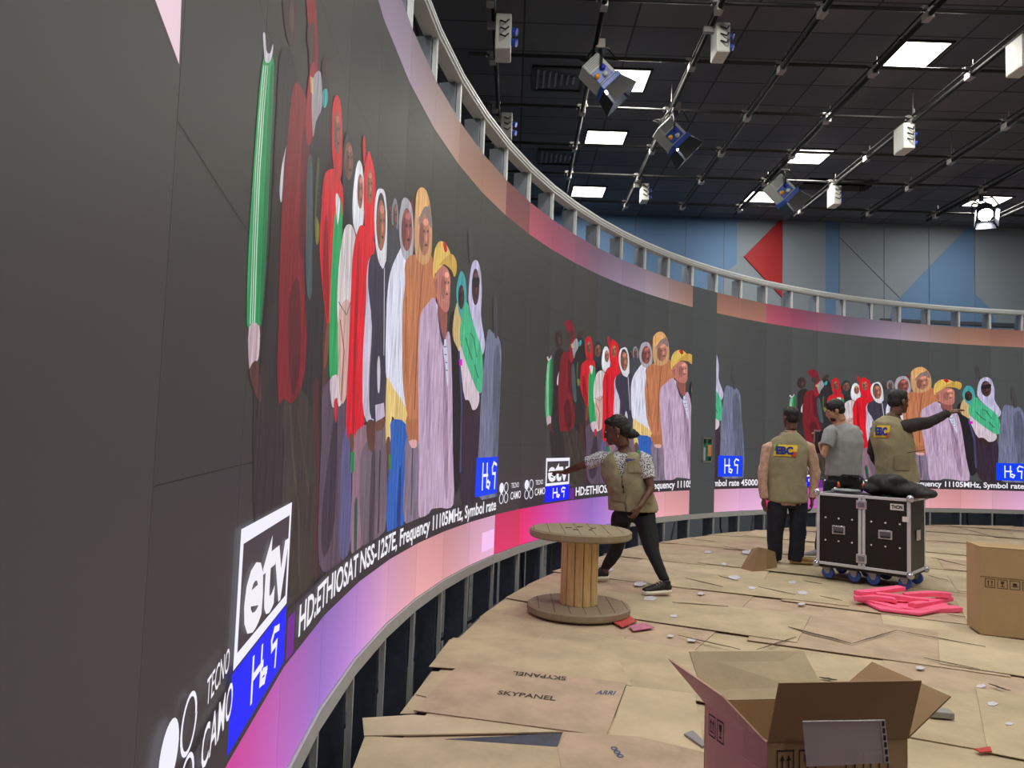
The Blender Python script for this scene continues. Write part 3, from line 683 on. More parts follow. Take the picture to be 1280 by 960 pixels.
# people peeking behind
oval((60, 62, 66), 731, 945, 12, 68); face(733, 955, 8, 50, (84, 54, 48)); oval((132, 134, 142), 756, 965, 15, 85); face(757, 965, 9, 60, (116, 78, 66)); oval((150, 30, 40), 830, 925, 7, 35)
A((70, 72, 80), (722, 1030), (745, 1000), (770, 1040), (768, 1200), (730, 1260))
# white-edged dark hoodie
A((224, 220, 228), (665, 920), (675, 850), (692, 838), (710, 855), (720, 940), (720, 1080), (713, 1190), (694, 1195), (674, 1120), (664, 1010)); oval((60, 50, 52), 693, 985, 21, 130); face(694, 1000, 18, 112, (158, 100, 80))
A((204, 194, 216), (632, 1190), (650, 1150), (670, 1300), (668, 1840), (616, 1840), (612, 1600), (625, 1350))
A((60, 56, 74), (640, 1160), (664, 1130), (700, 1195), (716, 1160), (738, 1200), (738, 1400), (722, 1600), (716, 1810), (650, 1860), (640, 1700), (652, 1450), (636, 1280)); strokes((214, 210, 220), [(708, 1190), (706, 1580)], 2.5)
A((206, 200, 210), (676, 1620), (684, 1580), (690, 1640), (686, 1740), (678, 1730)); A((184, 170, 196), (666, 1800), (706, 1790), (710, 1850), (670, 1880), s=False); A((98, 62, 54), (628, 1880), (660, 1870), (668, 1950), (655, 2010), (636, 1980)); A((108, 70, 60), (665, 1880), (705, 1860), (705, 1900), (672, 1915))
# white shirt man
A((224, 224, 242), (772, 1120), (792, 1095), (818, 1160), (806, 1300), (798, 1500), (802, 1700), (802, 1830), (760, 1760), (722, 1700), (713, 1600), (718, 1350), (735, 1210))
A((172, 168, 176), (775, 960), (786, 895), (802, 878), (826, 905), (838, 980), (838, 1110), (818, 1170), (788, 1130), (774, 1040)); face(808, 1020, 24, 96, (146, 80, 76))
A((232, 200, 128), (717, 1690), (745, 1720), (803, 1812), (808, 1885), (770, 1890), (741, 1850), (736, 1960), (715, 1965)); A((44, 98, 186), (738, 1870), (806, 1888), (804, 2060), (792, 2350), (720, 2362), (724, 2120), (736, 1960)); A((28, 60, 130), (770, 2130), (782, 2080), (780, 2340), (764, 2350))
A((110, 70, 54), (716, 1960), (734, 1950), (732, 2060), (722, 2100)); A((26, 140, 80), (728, 2020), (740, 2020), (738, 2085), (730, 2090), s=False); strokes((196, 196, 216), [(780, 1250), (770, 1700)], 4)
# tall man in orange-brown jacket
A((132, 116, 136), (806, 1950), (862, 1950), (864, 2300), (796, 2316), (798, 2100)); strokes((90, 76, 92), [(835, 1980), (828, 2290)], 5)
A((178, 112, 76), (808, 1850), (862, 1840), (862, 1960), (832, 1975), (808, 1930)); A((194, 122, 84), (800, 1170), (838, 1130), (880, 1160), (915, 1130), (932, 1210), (938, 1330), (905, 1380), (872, 1430), (862, 1600), (860, 1840), (838, 1860), (812, 1850), (790, 1690), (788, 1400), (800, 1260))
strokes((150, 88, 58), [(880, 1180), (858, 1440), (842, 1820)], 5); strokes((160, 96, 64), [(806, 1320), (800, 1660)], 5); A((226, 170, 170), (818, 1960), (850, 1955), (852, 1985), (830, 1990))
A((206, 156, 110), (846, 1130), (842, 1000), (850, 880), (866, 838), (892, 842), (910, 900), (920, 1000), (918, 1120), (900, 1170), (870, 1170)); A((132, 112, 110), (862, 960), (885, 900), (910, 915), (918, 1010), (908, 1000), (885, 950), (866, 1010)); face(886, 1045, 24, 92, (176, 114, 96)); A((224, 170, 108), (850, 960), (848, 880), (862, 838), (885, 836), (900, 870), (905, 915), (885, 920), (866, 960))
# dark figure behind the lilac jacket
A((34, 30, 36), (1000, 1480), (1020, 1380), (1044, 1480), (1056, 1700), (1052, 2100), (1018, 2180), (1005, 1900))
# man in yellow cap and lilac jacket
A((196, 168, 196), (868, 1400), (900, 1350), (932, 1325), (962, 1440), (976, 1560), (986, 1480), (1002, 1500), (1010, 1700), (1013, 2000), (1016, 2240), (960, 2256), (920, 2262), (908, 2280), (900, 2285), (862, 2292), (861, 2000), (858, 1700), (860, 1500))
A((176, 146, 178), (905, 1500), (915, 1700), (912, 1960), (900, 1990), (892, 1800)); A((170, 140, 168), (975, 1560), (990, 1700), (992, 2150), (980, 2200), (968, 1900)); strokes((140, 112, 140), [(962, 1440), (972, 1600), (985, 1830)], 4)
A((206, 210, 228), (938, 1350), (958, 1390), (982, 1480), (992, 1640), (990, 1720), (976, 1600), (957, 1470))
for k_ in range(7): strokes((96, 110, 160), [(962+3.4*k_, 1440+34*k_), (980+1.6*k_, 1432+36*k_)], 5)
A((66, 60, 84), (944, 1370), (958, 1420), (974, 1500), (970, 1540), (955, 1480)); A((150, 88, 80), (945, 1320), (985, 1360), (984, 1490), (970, 1500), (952, 1420))
A((192, 120, 108), (934, 1230), (955, 1180), (985, 1190), (1001, 1230), (1000, 1300), (996, 1370), (980, 1388), (955, 1360), (938, 1310)); face(980, 1270, 20, 78, (196, 126, 112)); A((160, 96, 88), (934, 1250), (944, 1240), (944, 1300), (938, 1305))
A((226, 190, 96), (924, 1210), (930, 1120), (950, 1075), (975, 1078), (996, 1110), (1004, 1150), (970, 1175), (935, 1215), (929, 1240)); A((206, 164, 76), (950, 1180), (985, 1140), (1010, 1130), (1028, 1160), (1030, 1200), (1020, 1232), (1006, 1200), (975, 1175)); A((200, 40, 34), (968, 1082), (980, 1078), (988, 1110), (978, 1120))
# teal and hijab women
A((206, 176, 122), (1018, 1400), (1036, 1340), (1050, 1420), (1046, 1560), (1030, 1540), (1012, 1490)); A((66, 160, 164), (1028, 1290), (1046, 1208), (1066, 1228), (1074, 1300), (1072, 1380), (1052, 1420), (1036, 1370)); face(1050, 1320, 14, 55, (66, 42, 38))
A((70, 66, 68), (1083, 1050), (1096, 1020), (1102, 1150), (1090, 1160)); A((56, 40, 56), (1052, 1760), (1128, 1800), (1130, 2220), (1080, 2260), (1046, 2150))
A((196, 190, 222), (1082, 1330), (1094, 1190), (1115, 1155), (1134, 1190), (1142, 1290), (1138, 1400), (1150, 1480), (1156, 1540), (1136, 1580), (1104, 1440)); face(1114, 1275, 17, 82, (80, 50, 54), turn=.1); A((34, 26, 32), (1100, 1240), (1130, 1235), (1128, 1275), (1102, 1272))
A((216, 198, 210), (1044, 1530), (1090, 1640), (1128, 1740), (1126, 1800), (1102, 1822), (1066, 1770), (1050, 1650)); A((74, 184, 136), (1074, 1340), (1100, 1430), (1142, 1560), (1146, 1690), (1132, 1750), (1090, 1660), (1044, 1510), (1056, 1400))
for p in ([(1090, 1480), (1105, 1500), (1120, 1590)], [(1070, 1500), (1085, 1560), (1100, 1600)], [(1110, 1620), (1125, 1680)]): strokes((44, 130, 96), p, 5)
strokes((70, 70, 110), [(1040, 1560), (1052, 1800), (1046, 2100)], 7); A((56, 38, 40), (1062, 1790), (1085, 1780), (1104, 1850), (1080, 1840))
# grey-blue blanket
A((116, 120, 146), (1154, 1590), (1168, 1470), (1190, 1478), (1224, 1520), (1229, 1700), (1224, 2200), (1128, 2205), (1130, 1950), (1142, 1720)); A((94, 98, 120), (1200, 1560), (1224, 1600), (1226, 2190), (1200, 2190), (1190, 1800)); A((70, 68, 70), (1195, 1322), (1208, 1318), (1212, 1490), (1196, 1480))
# magenta spot
A((210, 20, 200), (1040, 1598), (1054, 1596), (1054, 1624), (1041, 1626), s=False)
# ---- graphics: boxes
def zB(P): return [wallpt(180+x*.28125, 690+y*.28125) for x, y in P]
WHT = (236, 234, 250)
def rect(c, u0, u1, z0, z1, kind='gfx'): PIC.append(([(u0, z0), (u1, z0), (u1, z1), (u0, z1)], c, kind))
fe = wallpt(287, 700); EU0, EU1 = -16., -15.02
_, ez0 = wallpt(348, 762); _, bz0 = wallpt(346, 835); _, ez1 = wallpt(353, 632)
bz0 = max(bz0, ZPB-.03)
rect((50, 44, 50), -17, -7, ZPB, ZPB+.155)
rect(WHT, EU0, EU1, ez0, ez1); rect((62, 56, 62), EU0+.045, EU1-.045, ez0+.028, ez1-.034); rect((0, 22, 250), EU0-.02, EU1, bz0, ez0-.005)
q = z6([(1167, 610), (1290, 612), (1290, 548), (1167, 548)])
zq0, zq1 = q[0][1], q[2][1]; ZU0 = -8.88
rect((0, 60, 240), ZU0, ZU0+.98, zq0, zq1)
rect((108, 30, 140), -14.97, -14.82, ZPB+.01, ez0-.05)
def G(P, u0, u1, z0, z1, w, c=WHT):   # strokes in a unit box
    for (x0, y0), (x1, y1) in zip(P[:-1], P[1:]):
        a0, b0_, a1, b1 = u0+(u1-u0)*x0, z0+(z1-z0)*y0, u0+(u1-u0)*x1, z0+(z1-z0)*y1
        L_ = math.hypot((a1-a0)*CW, b1-b0_) or 1; ex_, ez_ = (a1-a0)*CW/L_*w/2, (b1-b0_)/L_*w/2
        nx, nz = -(b1-b0_)/L_*w/2/CW, (a1-a0)*CW/L_*w/2
        a0 -= ex_/CW; a1 += ex_/CW; b0_ -= ez_; b1 += ez_
        PIC.append(([(a0+nx, b0_+nz), (a1+nx, b1+nz), (a1-nx, b1-nz), (a0-nx, b0_-nz)], c, 'gfx'))
def zena(u0, u1, z0, z1, w):
    G([(.2, .08), (.2, .95)], u0, u1, z0, z1, w); G([(.2, .55), (.47, .55)], u0, u1, z0, z1, w); G([(.43, .95), (.43, .15), (.55, .08), (.6, .25), (.5, .33), (.43, .28)], u0, u1, z0, z1, w)
    G([(.95, .9), (.8, .98), (.72, .8), (.74, .58), (.9, .58), (.88, .05)], u0, u1, z0, z1, w)
zena(ZU0+.12, ZU0+.86, zq0+.12*(zq1-zq0), zq1-.14*(zq1-zq0), .024)
zena(EU0+.18, EU1-.14, bz0+.03, ez0-.03, .018)
TXT = []  # (string, u0, u1, z0, z1, bold, shear)
TXT.append(('etv', EU0+.07, EU1-.07, ez0+.04, ez1-.055, .03, 0))
def camo(u):
    for cx, cy, fill in ((.21, .858, 1), (.39, .858, 0), (.21, .764, 0), (.39, .764, 0)):
        rx, rz, n = .084, .047, 22
        ring = [(u+cx+rx*math.cos(2*math.pi*k/n), cy+rz*math.sin(2*math.pi*k/n)) for k in range(n)]
        if fill: PIC.append((ring, WHT, 'gfx'))
        else:
            rin = [(u+cx+.78*rx*math.cos(2*math.pi*k/n), cy+.84*rz*math.sin(2*math.pi*k/n)) for k in range(n)]
            for k in range(n): PIC.append(([ring[k], ring[(k+1) % n], rin[(k+1) % n], rin[k]], WHT, 'gfx'))
    TXT.append(('TECNO', u+.55, u+.87, .846, .893, .004, 0)); TXT.append(('CAMO', u+.53, u+.97, .74, .812, .008, 0))
camo(-17)
TXT.append(('HD:ETHIOSAT NSS-1257E, Frequency 11105MHz, Symbol rate 45000,E', -14.76, -7.12, ZPB+.012, ZPB+.142, .022, 0))
TRI = [wallpt(x, y) for x, y in ((222, 80), (190, -5), (186, -60), (227, -60))]
def build_pic(du, lo, hi, kinds, name, matl, items, texts=()):
    bm = bmesh.new(); cl = bm.loops.layers.float_color.new('col'); uvl = bm.loops.layers.uv.new('uv')
    def add(P, c, off):
        P3 = [Vector((a, b, 0)) for a, b in P]
        if len(P) > 4: tris = geometry.tessellate_polygon([P3])
        else: tris = [tuple(range(len(P)))]
        vs = [bm.verts.new((a+du, off, b)) for a, b in P]
        cc = lin(c)
        for t in tris:
            try: f = bm.faces.new([vs[i] for i in t])
            except ValueError: continue
            for l in f.loops: l[cl] = cc
    k = 0
    for P, c, kd in items:
        k += 1
        if kd in kinds: add(P, c, .0018+.000028*k)
    for s, u0, u1, z0, z1, bold, sh in texts:
        V, Fc = text_faces(s, bold, sh)
        vs = [bm.verts.new((u0+(u1-u0)*a+du, .0135, z0+(z1-z0)*b)) for a, b in V]
        for t in Fc:
            try: f = bm.faces.new([vs[i] for i in t])
            except ValueError: continue
            for l in f.loops: l[cl] = lin((235, 232, 240))
    def cut(u, **kw):
        bmesh.ops.bisect_plane(bm, geom=bm.verts[:]+bm.edges[:]+bm.faces[:], plane_co=(u, 0, 0), plane_no=(1, 0, 0), **kw)
    cut(lo, clear_inner=True); cut(hi, clear_outer=True)
    for u in range(math.ceil(lo), math.floor(hi)+1): cut(u)
    for f in bm.faces:
        for l in f.loops: l[uvl].uv = (l.vert.co.x-du, l.vert.co.z)
    for v in bm.verts:
        u = v.co.x; i = round(u)
        if abs(u-i) < 1e-4: u = i
        v.co = W(u, v.co.z, v.co.y)
    for f in bm.faces:
        f.normal_update(); c_ = f.calc_center_median()
        if f.normal.xy.dot(CC-c_.xy) < 0: f.normal_flip()
    if not bm.faces: bm.free(); return None
    me = bpy.data.meshes.new(name); bm.to_mesh(me); bm.free()
    return put(name, me, matl, wall)
back = [([(-17, ZPB-.0), (-7, ZPB-.0), (-7, ZPB+.15), (-17, ZPB+.15)], (52, 46, 52), 'pic')]
for du, lo, hi in ((0, -16.999, -8), (10, -7, 0), (10, 1, 3), (20, 3, 13), (30, 13, 16)):
    build_pic(du, lo, hi, ('pic',), 'crowd_picture', M_pic, PIC)
    build_pic(du, lo, hi, ('gfx',), 'channel_graphics', M_txt, PIC, TXT)
build_pic(9, -8, -7, ('gfx',), 'channel_graphics', M_txt, [p for p in PIC if p[2] == 'gfx' and max(q[0] for q in p[0]) < -16.02], [t for t in TXT if t[0] in ('TECNO', 'CAMO')])
build_pic(0, -21, -16, ('tri',), 'corner_triangle', M_txt, [(TRI, (226, 196, 208), 'tri')])
# small bright tile and exposed circuit board
o = build_pic(0, -9, -8, ('t',), 'stuck_tile', M_txt, [([(-8.52, ZB+.06), (-8.02, ZB+.06), (-8.02, ZB+.22), (-8.52, ZB+.22)], (240, 190, 236), 't')])
cb0 = wallpt(877, 578); cb1 = wallpt(890, 547)
m = MB(); P = [W(cb0[0], cb0[1], .004), W(cb1[0], cb0[1], .004), W(cb1[0], cb1[1], .004), W(cb0[0], cb1[1], .004)]
nrm = Vector((*(CC-cpt(.5)).normalized(), 0)); m.prism(P, nrm*.004); board = put('circuit_board', m.done(), mat('board_green', (40, 110, 84), .4, var=.5, vscale=40), wall)
du_, dz_ = P[1]-P[0], P[3]-P[0]
m = MB()
for a, b, c, d in ((0, 0, 1, .06), (0, .94, 1, 1), (0, 0, .08, 1), (.92, 0, 1, 1)):
    m.prism([P[0]+du_*a+dz_*b, P[0]+du_*c+dz_*b, P[0]+du_*c+dz_*d, P[0]+du_*a+dz_*d], nrm*.01)
put('rim', m.done(), M_clamp, board)
for a, b, c, d, cn, cc in ((.55, .25, .9, .7, 'copper_part', (210, 140, 90)), (.12, .75, .35, .92, 'chip', (20, 20, 24)), (.6, .76, .85, .92, 'chip', (20, 20, 24)), (.6, .08, .85, .2, 'chip', (20, 20, 24)), (.12, .08, .3, .6, 'ribbon', (160, 176, 186))):
    m = MB(); m.prism([P[0]+du_*a+dz_*b, P[0]+du_*c+dz_*b, P[0]+du_*c+dz_*d, P[0]+du_*a+dz_*d], nrm*.008); put(cn, m.done(), mat('pcb_'+cn, cc, .5), board)
# ------------------------------------------------------------------ support frame (stands on the studio floor)
fr = thing('wall_support_frame', (*cpt(0, R+.2), ZF), 'silver and dark steel frame carrying the curved LED wall, railing on top', 'support frame')
for i in range(UA, UB):
    for z, h, w, nm, mt in ((ZB-.04, .07, .05, 'lower_rail', M_metal), (ZT+.335, .085, .10, 'top_rail', M_white_metal)):
        a0, a1 = cpt(i, R-.012), cpt(i+1, R-.012); b0_, b1 = cpt(i, R-.012+w), cpt(i+1, R-.012+w)
        m = MB(); m.hexa([Vector((*a0, z-h/2)), Vector((*a1, z-h/2)), Vector((*b1, z-h/2)), Vector((*b0_, z-h/2)), Vector((*a0, z+h/2)), Vector((*a1, z+h/2)), Vector((*b1, z+h/2)), Vector((*b0_, z+h/2))])
        if nm == 'top_rail':
            for zz in (.02, -.012):
                m.hexa([Vector((*cpt(i, R-.022), z+zz-.008)), Vector((*cpt(i+1, R-.022), z+zz-.008)), Vector((*a1, z+zz-.008)), Vector((*a0, z+zz-.008)), Vector((*cpt(i, R-.022), z+zz+.008)), Vector((*cpt(i+1, R-.022), z+zz+.008)), Vector((*a1, z+zz+.008)), Vector((*a0, z+zz+.008))])
        put(nm, m.done(), mt, fr)
def post(u, r0, r1, wt, z0, z1, nm, mt):
    d = cpt(u, 1)-CC; t = Vector((-d.y, d.x)); p = CC+d*(r0+r1)/2
    m = MB(); m.box((p.x, p.y, (z0+z1)/2), (r1-r0, wt, z1-z0), ax=(d.x, d.y, 0)); put(nm, m.done(), mt, fr)
for i in range(UA, UB+1):
    post(i, R-.005, R+.02, .02, ZF, ZB-.06, 'front_post', M_metal)
    post(i-.02, R+.03, R+.17, .04, ZF, ZB-.02, 'truss_plate', M_darkmetal)
    post(i, R+.0, R+.03, .032, ZT+.001, ZT+.30, 'rail_post', M_white_metal)
    post(i-.03, R+.035, R+.16, .045, ZT+.001, ZT+.29, 'upper_plate', mat('grey_plate', (126, 134, 148), .5))
    post(i+.5, R+.36, R+.4, .04, ZF, ZB+.1, 'rear_post', M_darkmetal)
for i in range(UA, UB):
    a, b = cpt(i, R+.3), cpt(i+1, R+.3)
    m = MB(); m.tube([Vector((*a, -.35)), Vector((*b, -.35))], .03, 6); put('cross_bar', m.done(), M_darkmetal, fr)
    if i % 3 == 0:
        a, b = cpt(i+.1, R+.25), cpt(i+.7, R+.8); m = MB(); m.tube([Vector((*a, ZB)), Vector((*b, ZF))], .018, 6); put('brace', m.done(), M_metal, fr)
# backing skin behind the panels (dark rear of the wall)
for n, i in enumerate((-15.4, -14.4, -13.35, -12.4, -10.4, -9.4, -7.5, -6.3, -4.3, 1.6, 5.6, 10.4)):
    p = cpt(i, R+.15); q = cpt(i+.35, R+.2); m = MB(); m.tube([Vector((*p, ZB)), Vector((*p, ZB-.25)), Vector((*((p+q)/2), ZB-.5)), Vector((*q, ZB-.62)), Vector((*q, ZF+.02))], .012, 8)
    tag(put('hanging_cable', m.done(), M_black, None, True), 'black cable hanging under the LED wall behind the silver posts', 'cable', 'cables hanging under the LED wall')
#@@PART2
# ------------------------------------------------------------------ wooden cable reel
rc = Vector((.556, 5.76, .026)); reel = thing('cable_reel', rc, 'wooden cable reel standing upright like a table beside the woman', 'cable reel')
def disc(z0, z1, r, name, seed):
    m = MB(); n = 56
    m.tube([rc+Vector((0, 0, z0)), rc+Vector((0, 0, z0+.012)), rc+Vector((0, 0, z1-.012)), rc+Vector((0, 0, z1))], [r-.012, r, r, r-.014], n, side=(1, 0, 0))
    o = put(name, m.done(), M_disc, reel)
    g = MB()
    for k in range(-3, 4):   # grooves between planks
        x = k*.108+seed; hl = math.sqrt(max(.001, r*r-x*x))-.02
        g.box(rc+Vector((x, 0, z1+.0005)), (.004, hl*2, .001))
    put('plank_gap', g.done(), mat('gap_dark', (70, 56, 42), .9), o); return o
disc(0, .062, .385, 'bottom_disc', .02); td = disc(.555, .617, .385, 'top_disc', -.03)
for k in range(5):
    a = k*1.256+.4; p = rc+Vector((.1*math.cos(a), .1*math.sin(a), .6175)); m = MB(); m.cyl(p, p+Vector((0, 0, .003)), .014, n=12); m.box(p+Vector((.01, .01, .001)), (.05, .012, .003), ax=(math.cos(a*2), math.sin(a*2), 0)); put('bolt', m.done(), mat('rusty_bolt', (74, 58, 46), .6, .4), td)
n = 13
for k in range(n):
    a0 = 2*math.pi*k/n+.02; a1 = 2*math.pi*(k+1)/n-.02; r0, r1 = .112, .137
    pts = [rc+Vector((r*math.cos(a), r*math.sin(a), .062)) for r, a in ((r0, a0), (r1, a0), (r1+.003, (a0+a1)/2), (r1, a1), (r0, a1))]
    m = MB(); m.prism(pts, (0, 0, .493)); put('stave', m.done(.003, 1), M_wood, reel)
m = MB(); m.cyl(rc+Vector((0, 0, .06)), rc+Vector((0, 0, .556)), .111, n=24); put('core', m.done(), mat('core_dark', (60, 44, 30), .9), reel)

# ------------------------------------------------------------------ cartons
def arrows(o, X, Y, what):
    """pictograms in a frame, as thin flat shapes: umbrella, arrows, glass"""
    o = Vector(o); X = Vector(X); Y = Vector(Y); N = X.cross(Y).normalized()*.0008; bm = bmesh.new()
    def pl(P):
        try: bm.faces.new([bm.verts.new(o+X*a+Y*b+N) for a, b in P])
        except ValueError: pass
    w = .06
    for P in ([(0, 0), (1, 0), (1, w), (0, w)], [(0, 1-w), (1, 1-w), (1, 1), (0, 1)], [(0, 0), (w, 0), (w, 1), (0, 1)], [(1-w, 0), (1, 0), (1, 1), (1-w, 1)]): pl(P)
    if what == 'up':
        for c in (.32, .68):
            pl([(c-.04, .3), (c+.04, .3), (c+.04, .65), (c-.04, .65)]); pl([(c-.13, .62), (c+.13, .62), (c, .84)])
        pl([(.2, .2), (.8, .2), (.8, .26), (.2, .26)])
    elif what == 'glass':
        pl([(.3, .82), (.7, .82), (.62, .5), (.38, .5)][::-1]); pl([(.46, .28), (.54, .28), (.54, .52), (.46, .52)]); pl([(.33, .2), (.67, .2), (.67, .28), (.33, .28)])
    elif what == 'umbrella':
        pl([(.15, .55), (.85, .55), (.7, .75), (.5, .82), (.3, .75)]); pl([(.47, .22), (.53, .22), (.53, .56), (.47, .56)]); pl([(.53, .22), (.63, .22), (.63, .28), (.53, .28)])
    else:
        pl([(.2, .3), (.8, .3), (.8, .38), (.2, .38)]); pl([(.3, .42), (.7, .42), (.7, .72), (.3, .72)])
    return bm
# closed carton at the right
bz = .615; A0, B0 = az(1208.5, 780.5, .026), az(1225.7, 793, .026); D0 = az(1282, 799.5, .026)
fx = (D0-B0).normalized(); back = A0-B0; wB = .56
cb = thing('carton', B0, 'closed brown cardboard carton at the right edge with handling symbols', 'cardboard box')
m = MB(); b4 = [B0, B0+fx*wB, B0+fx*wB+back, A0]; m.hexa(b4+[p+Vector((0, 0, bz)) for p in b4]); put('body', m.done(.004, 2), M_boxc, cb)
m = MB()
for P0_, d_, w_ in ((B0, fx*wB, -back.normalized()), (A0, -back, Vector((-fx.y, fx.x, 0)))):
    pass
z_ = bz+.0015
m.prism([B0+fx*0+Vector((0, 0, z_)), B0+fx*wB+Vector((0, 0, z_)), B0+fx*wB+back*.49+Vector((0, 0, z_)), B0+back*.49+Vector((0, 0, z_))], (0, 0, .004)); put('flap', m.done(), M_boxc, cb)
m = MB(); m.prism([B0+fx*0+back*.51+Vector((0, 0, z_)), B0+fx*wB+back*.51+Vector((0, 0, z_)), B0+fx*wB+back+Vector((0, 0, z_)), A0+Vector((0, 0, z_))], (0, 0, .004)); put('flap', m.done(), M_boxc, cb)
nf = fx.cross(Vector((0, 0, 1))).normalized()
m = MB(); q = B0+nf*.001; m.prism([q+Vector((0, 0, .405)), q+fx*wB+Vector((0, 0, .405)), q+fx*wB+Vector((0, 0, .412)), q+Vector((0, 0, .412))], nf*.0005); put('crease', m.done(), mat('crease_brown', (126, 96, 66), .9), cb)
for k, w_ in enumerate(('up', 'glass', 'hook', 'umbrella', 'up', 'glass')):
    put('handling_symbol', arrows(q+fx*(.03+.075*k)+Vector((0, 0, .335)), fx*.062, Vector((0, 0, .062)), w_), M_ink, cb)
# open carton in the foreground
zt = .45; FL, FR, BL = az(959, 927, zt), az(1134.5, 922, zt), az(881, 876, zt); BR = FR+BL-FL
ob = thing('carton', Vector((FL.x, FL.y, .03)), 'large open cardboard carton with raised flaps in the foreground', 'cardboard box')
up = Vector((0, 0, 1)); th = .005
def wallp(P, Q, nin):
    m = MB(); a, b = P.copy(), Q.copy(); a.z = b.z = .03; m.hexa([a, b, b+nin*th, a+nin*th, P, Q, Q+nin*th, P+nin*th]); return m.done()
ctr = (FL+BR)/2
for nm, P, Q in (('front_side', FL, FR), ('left_side', BL, FL), ('back_side', BR, BL), ('right_side', FR, BR)):
    e = (Q-P).normalized(); nin = up.cross(e); nin = nin if nin.dot(ctr-P) > 0 else -nin
    put(nm, wallp(P, Q, nin), M_boxc if nm != 'left_side' else mat('box_cardboard_lit', (226, 190, 166), .8, var=.08, vscale=4, bump=.12, bscale=50), ob)  # left side painted paler and pinker, for the glow of the LED wall
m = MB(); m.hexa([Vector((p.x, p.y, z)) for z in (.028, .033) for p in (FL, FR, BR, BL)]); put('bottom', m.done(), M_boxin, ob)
def flap(hp, hq, tq, tp, mt=M_boxc, bend=0):
    n = (hq-hp).cross(tp-hp).normalized()*th
    m = MB(); m.hexa([hp, hq, tq, tp, hp+n, hq+n, tq+n, tp+n]); return put('flap', m.done(), mt, ob)
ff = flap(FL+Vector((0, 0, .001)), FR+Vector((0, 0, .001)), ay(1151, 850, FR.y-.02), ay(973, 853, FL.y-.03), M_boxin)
flap(BL, FL, ay(903, 868, FL.y+.05), ay(836, 822, BL.y-.02), MATS['box_cardboard_lit'])  # left flap in the same cardboard with the wall glow painted in
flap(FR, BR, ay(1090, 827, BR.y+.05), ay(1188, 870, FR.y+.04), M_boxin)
hm = (BL+BR)/2; tm = ay(948, 816, BL.y+.10)
flap(BL, BR, ay(1003, 814, BR.y+.10), ay(861, 815, BL.y+.08), M_card2)
lf = (FL-BL).normalized(); nl = -up.cross(lf) if up.cross(lf).dot(ctr-BL) > 0 else up.cross(lf)
for k, w_ in enumerate(('up', 'glass')):
    put('handling_symbol', arrows(BL+lf*(.03+.05*k)+nl*.001-Vector((0, 0, .10)), lf*.04, Vector((0, 0, .07)), w_), M_ink, ob)
rf = (FR-FL).normalized(); nfr = rf.cross(up)
for k, w_ in enumerate(('up', 'glass')):
    put('handling_symbol', arrows(FL+rf*(.03+.07*k)+nfr*.001-Vector((0, 0, .105)), rf*.055, Vector((0, 0, .08)), w_), M_ink, ob)
for k, w_ in enumerate(('glass', 'umbrella')):
    put('handling_symbol', arrows(FL+rf*(.25+.08*k)+nfr*.001-Vector((0, 0, .11)), rf*.06, Vector((0, 0, .08)), w_), M_ink, ob)
m = MB(); q0 = FL+lf*-.0; m.prism([FL-lf*.12+nl*.0012-Vector((0, 0, .09)), FL+nl*.0012-Vector((0, 0, .09)), FL+nl*.0012, FL-lf*.12+nl*.0012], nl*.0005); put('tape', m.done(), mat('clear_tape', (230, 196, 180), .3, alpha=.3), ob)
# plastic document sleeve on the front flap
t1, t2, t3, t4 = [ay(x, y, FL.y-.055) for x, y in ((1003, 901), (1104, 899.5), (1110, 953), (1008, 958))]
nn = Vector((0, -.004, 0))
ds = thing('document_sleeve', t4, 'empty clear plastic document sleeve hanging on the front flap of the open carton', 'plastic sleeve')
m = MB(); m.prism([t1, t2, t3, t4], nn*.4); put('pocket', m.done(), mat('clear_plastic', (210, 206, 208), .15, alpha=.5), ds)
m = MB(); e = (t2-t1)
m.prism([t2-e*.05, t2+e*.015, t3+e*.015, t3-e*.05], nn); put('binding_strip', m.done(), mat('white_plastic', (206, 204, 202), .4, alpha=.85), ds)
for k in range(6):
    c = t2.lerp(t3, .08+.165*k)-e*.015+nn*1.1; m = MB(); m.box(c, (.007, .001, .014)); put('punch_hole', m.done(), M_ink, ds)
m = MB(); m.prism([t1, t1.lerp(t2, .95), t1.lerp(t2, .95)-Vector((0, 0, .003)), t1-Vector((0, 0, .003))], nn); put('top_seam', m.done(), mat('white_plastic2', (230, 230, 232), .3), ds)

# ------------------------------------------------------------------ flight case on castors
A_ = Vector((3.088, 7.60, 0)); B_ = Vector((3.724, 7.035, 0)); X_ = (B_-A_); Wc = X_.length; X_.normalize(); Yd = Vector((-X_.y, X_.x, 0)); Dc = .55
z0, z1 = .165, .868
fc = thing('flight_case', A_+X_*Wc/2+Yd*Dc/2, 'black flight case with silver edges and blue castors', 'flight case')
M_lam = mat('black_laminate', (12, 13, 15), .45, bump=.15, bscale=200); M_alu = mat('aluminium_edge', (204, 206, 214), .4, .15)
def CP(x, y, z): return A_+X_*x+Yd*y+Vector((0, 0, z))
def cbox(m, x, y, z, sx, sy, sz): return m.box(CP(x, y, z), (sx, sy, sz), ax=X_, ay_=Yd, az_=(0, 0, 1))
for k, (xa, xb) in enumerate(((0, Wc/2-.004), (Wc/2+.004, Wc))):
    m = MB(); cbox(m, (xa+xb)/2, Dc/2, (z0+z1)/2, xb-xa-.01, Dc-.01, z1-z0-.01); put('shell', m.done(), M_lam, fc)
e = .028
for x in (0, Wc/2-.018, Wc/2+.018, Wc):
    for y in (0, Dc):
        m = MB(); cbox(m, min(max(x, e/2), Wc-e/2), min(max(y, e/2), Dc-e/2)+(-.003 if y == 0 else .003), (z0+z1)/2, e, e, z1-z0); put('edge_profile', m.done(.003, 1), M_alu, fc)
